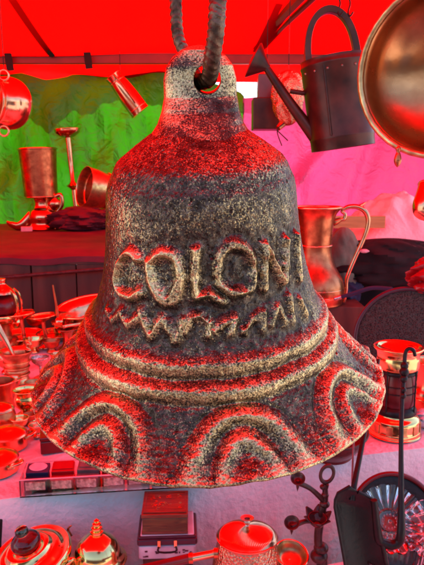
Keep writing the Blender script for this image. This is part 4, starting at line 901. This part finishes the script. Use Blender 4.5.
# shovel
Ys = .78; s0 = S(360, 585, Ys); t = thing('fire_shovel', 'black iron fireplace shovel with a long straight handle leaning on the table', 'shovel', s0)
Q = lambda px, py, dy=0: S(px, py, Ys + dy) - s0
def blade(u, v):
    l = np.interp(v, [0, .03, .08, .2, 1], [350, 343, 338, 334, 346]); r_ = np.interp(v, [0, .03, .08, .2, 1], [358, 366, 371, 375, 389]); px = l + (r_ - l) * u; py = 489 + 84 * v + 6 * (u - .5)
    return tuple(Q(px, py, .012 * math.sin(math.pi * u) ** .8 * min(1, v * 5) - .02 * v))
grid(24, 30, blade).build('blade', M['iron'], t, solid=.0016)
sidew = MB()
for sd_ in (0, 1):
    tube([Vector(blade(sd_, v_ / 12)) for v_ in range(13)], .0032 if sd_ else .0022, 8, sidew, 0)
sidew.build('rolled_edge', M['iron'], t)
tube([Q(352, 500, .004), Q(355, 480, .015), Q(363, 440, .06), Q(372, 395, .13), Q(378, 360, .19)], [.0045, .0042, .0038, .0036, .0036], 10).build('handle', M['iron'], t)
tag(tube([S(352, 497, .785), S(352.5, 470, .82), S(354, 430, .88), S(356, 395, .93)], .0016, 8).build('thin_rod', M['grey']), 'thin grey rod standing beside the shovel handle', 'rod')
# tongs with a crook
s1 = S(394, 548, .77); t = thing('fire_tongs', 'black iron poker with a crook top and a square-bent foot at the right', 'fire tool', s1)
Q = lambda px, py, dy=0: S(px, py, .77 + dy) - s1
tube([Q(415, 356, .10), Q(413, 350, .10), Q(408, 349, .10), Q(405, 355, .10), Q(404, 375, .09), Q(402, 400, .075), Q(401, 440, .05), Q(401, 490, .02), Q(401, 530, .0), Q(399, 541, 0), Q(392, 545, 0), Q(382, 542, 0), Q(378, 536, 0), Q(374, 500, .0)], [.0025, .003, .003, .003, .0032, .0032, .0034, .004, .006, .0068, .0068, .0062, .0062, .0045], 12, smooth_n=6).build('rod', M['iron'], t)
for y_, r_ in ((366, .006), (372, .0072), (379, .006), (390, .0045), (396, .0045)): sphere(r_, T(*Q(404.3 - (y_ - 366) * .04, y_, .10 - (y_ - 355) * .0006)), seg=16).build('knot', M['iron'], t)
# pressed glass dishes
def glassdish(px, py, Y, rpx, lab, ax):
    c = S(px, py, Y); k = mpp(c); t = thing('pressed_glass_dish', lab, 'dish', c, 'pressed glass dishes', axis=ax); r_ = rpx * k
    outer = [(1e-4, -.30 * r_), (.30 * r_, -.30 * r_), (.36 * r_, -.26 * r_), (.6 * r_, -.18 * r_), (.85 * r_, -.02 * r_), (1.0 * r_, .10 * r_)]
    inner = [(.98 * r_, .13 * r_), (.82 * r_, .04 * r_), (.58 * r_, -.10 * r_), (.40 * r_, -.17 * r_), (.34 * r_, -.14 * r_), (.28 * r_, -.19 * r_), (1e-4, -.20 * r_)]
    mb = MB(); vs = []; seg = 216; pf = outer + inner
    for q, (rr, zz) in enumerate(pf):
        for i in range(seg):
            a_ = 2 * math.pi * i / seg; f_ = abs(math.cos(9 * a_)) ** .6; e = max(0, (rr / r_ - .36) / .64)
            vs.append(((rr * (1 + .05 * e * f_)) * math.cos(a_), (rr * (1 + .05 * e * f_)) * math.sin(a_), zz + (-.09 if q < 6 else .08) * r_ * (f_ - .5) * min(1, e * 3)))
    fs = [(j * seg + i, j * seg + (i + 1) % seg, (j + 1) * seg + (i + 1) % seg, (j + 1) * seg + i) for j in range(len(pf) - 1) for i in range(seg)]
    mb.add(vs, fs).build('dish_body', M['glass'], t)
    bd = MB()
    for i in range(14): sphere(.022 * r_ + .0004, T(.22 * r_ * math.cos(i * .4488), .22 * r_ * math.sin(i * .4488), -.185 * r_), bd, 10)
    sphere(.06 * r_, T(0, 0, -.19 * r_), bd, 14); bd.build('beaded_centre', M['glass'], t); return t, k, c
gt, gk, gc = glassdish(391, 519, .86, 33, 'clear pressed glass dish with fluted petals behind the black iron poker', (-.05, -.62, .78))
glassdish(433, 530, .84, 30, 'clear pressed glass dish cut by the lower right edge', (-.25, -.45, .8))
c = S(391, 562, .80); t = thing('glass_goblet', 'ribbed red-lit glass bowl at the bottom right below the poker', 'bowl', (c.x, c.y, BZ + .003)); k = mpp(c); hh = c.z - BZ + .016
lathe([(1e-4, 0), (18 * k, 0), (20 * k, .004), (30 * k, hh * .6), (34 * k, hh), (32.5 * k, hh), (28 * k, hh * .6), (17 * k, .008), (1e-4, .007)], 120, ribs=30, amp=.012).build('bowl_body', M['glass'], t)
lathe([(1e-4, .009), (16 * k, .010), (24 * k, hh * .5), (1e-4, hh * .55)], 40).build('red_wrapping', M['redplastic'], t)
# hoop behind the glass: rim of a lacquered tray leaning on the table front
c = S(396, 522, .90); k = mpp(c); t = thing('lacquer_tray', 'dark red lacquered tray with a raised hoop rim behind the glass dishes', 'tray', c, axis=(.10, -.85, .5))
ring(46 * k, .0042, None, None, 90).build('rim', M['redlac'], t)
lathe([(1e-4, -.004), (45 * k, -.004), (46 * k, -.001)], 80).build('tray_base', M['iron'], t, solid=.002)

# more small wares crowding the left of the table
small = [(60, 366, .75, M['copper'], 'little copper bowl beside the pewter goblet, against the bell outline', 0), (52, 352, .7, M['oldcopper'], 'little dull copper bowl in front of the shallow dishes', 0),
 (8, 372, .9, M['copper'], 'little copper bowl left of the mortar at the edge', 0), (44, 420, .62, M['brass'], 'little brass bowl between the footed cup and the bell rim', 0),
 (34, 393, .7, M['oldbrass'], 'little aged brass bowl between the mortar and the footed cup', 0), (12, 392, .8, M['copper'], 'little copper bowl behind the beaker', 0), (70, 384, .6, M['copper'], 'little copper bowl half covered by the bell rim', 0),
 (38, 436, .7, M['copper'], 'little copper bowl behind the maroon box', 0), (84, 356, .8, M['oldcopper'], 'little dull copper bowl right under the wide bowl', 0), (20, 430, .75, M['brass'], 'little brass bowl between the casserole and the footed cup', 0)]
for px, py, sc, mt, lab, _ in small:
    t, k = footed('small_bowl', lab, 'bowl', px, py, 1, 1, [(0, 0), (6 * sc, 0), (6.5 * sc, 1), (4 * sc, 4), (9 * sc, 9 * sc), (11.5 * sc, 16 * sc), (12 * sc, 17 * sc)], mt, group='little metal bowls at the left', parts=('bowl_body',))
    ring(12 * sc * k, .0014, T(0, 0, 17 * sc * k)).build('rim', mt, t)

for px, py, sc, mt, lab in ((3, 352, .8, M['oldbrass'], 'little aged brass bowl under the oil lamp'), (34, 352, .8, M['brass'], 'little brass bowl at the foot of the trumpet candle cups'), (74, 366, .7, M['oldbrass'], 'little aged brass bowl tucked against the bell skirt'),
        (50, 405, .55, M['oldcopper'], 'little dull copper bowl beside the bell edge, right of the footed cup'), (36, 330, .8, M['oldcopper'], 'little dull copper bowl behind the trumpet candle cups'), (16, 333, .7, M['brass'], 'little brass bowl between the oil lamp and the leaning candle cup'),
        (62, 333, .7, M['brass'], 'little brass bowl behind the chamberstick'), (30, 424, .6, M['oldcopper'], 'little dull copper bowl in front of the footed cup')):
    t, k = footed('small_bowl', lab, 'bowl', px, py, 1, 1, [(0, 0), (6 * sc, 0), (6.5 * sc, 1), (4 * sc, 4), (9 * sc, 9 * sc), (11.5 * sc, 16 * sc), (12 * sc, 17 * sc)], mt, group='little metal bowls at the left', parts=('bowl_body',))
    ring(12 * sc * k, .0014, T(0, 0, 17 * sc * k)).build('rim', mt, t)
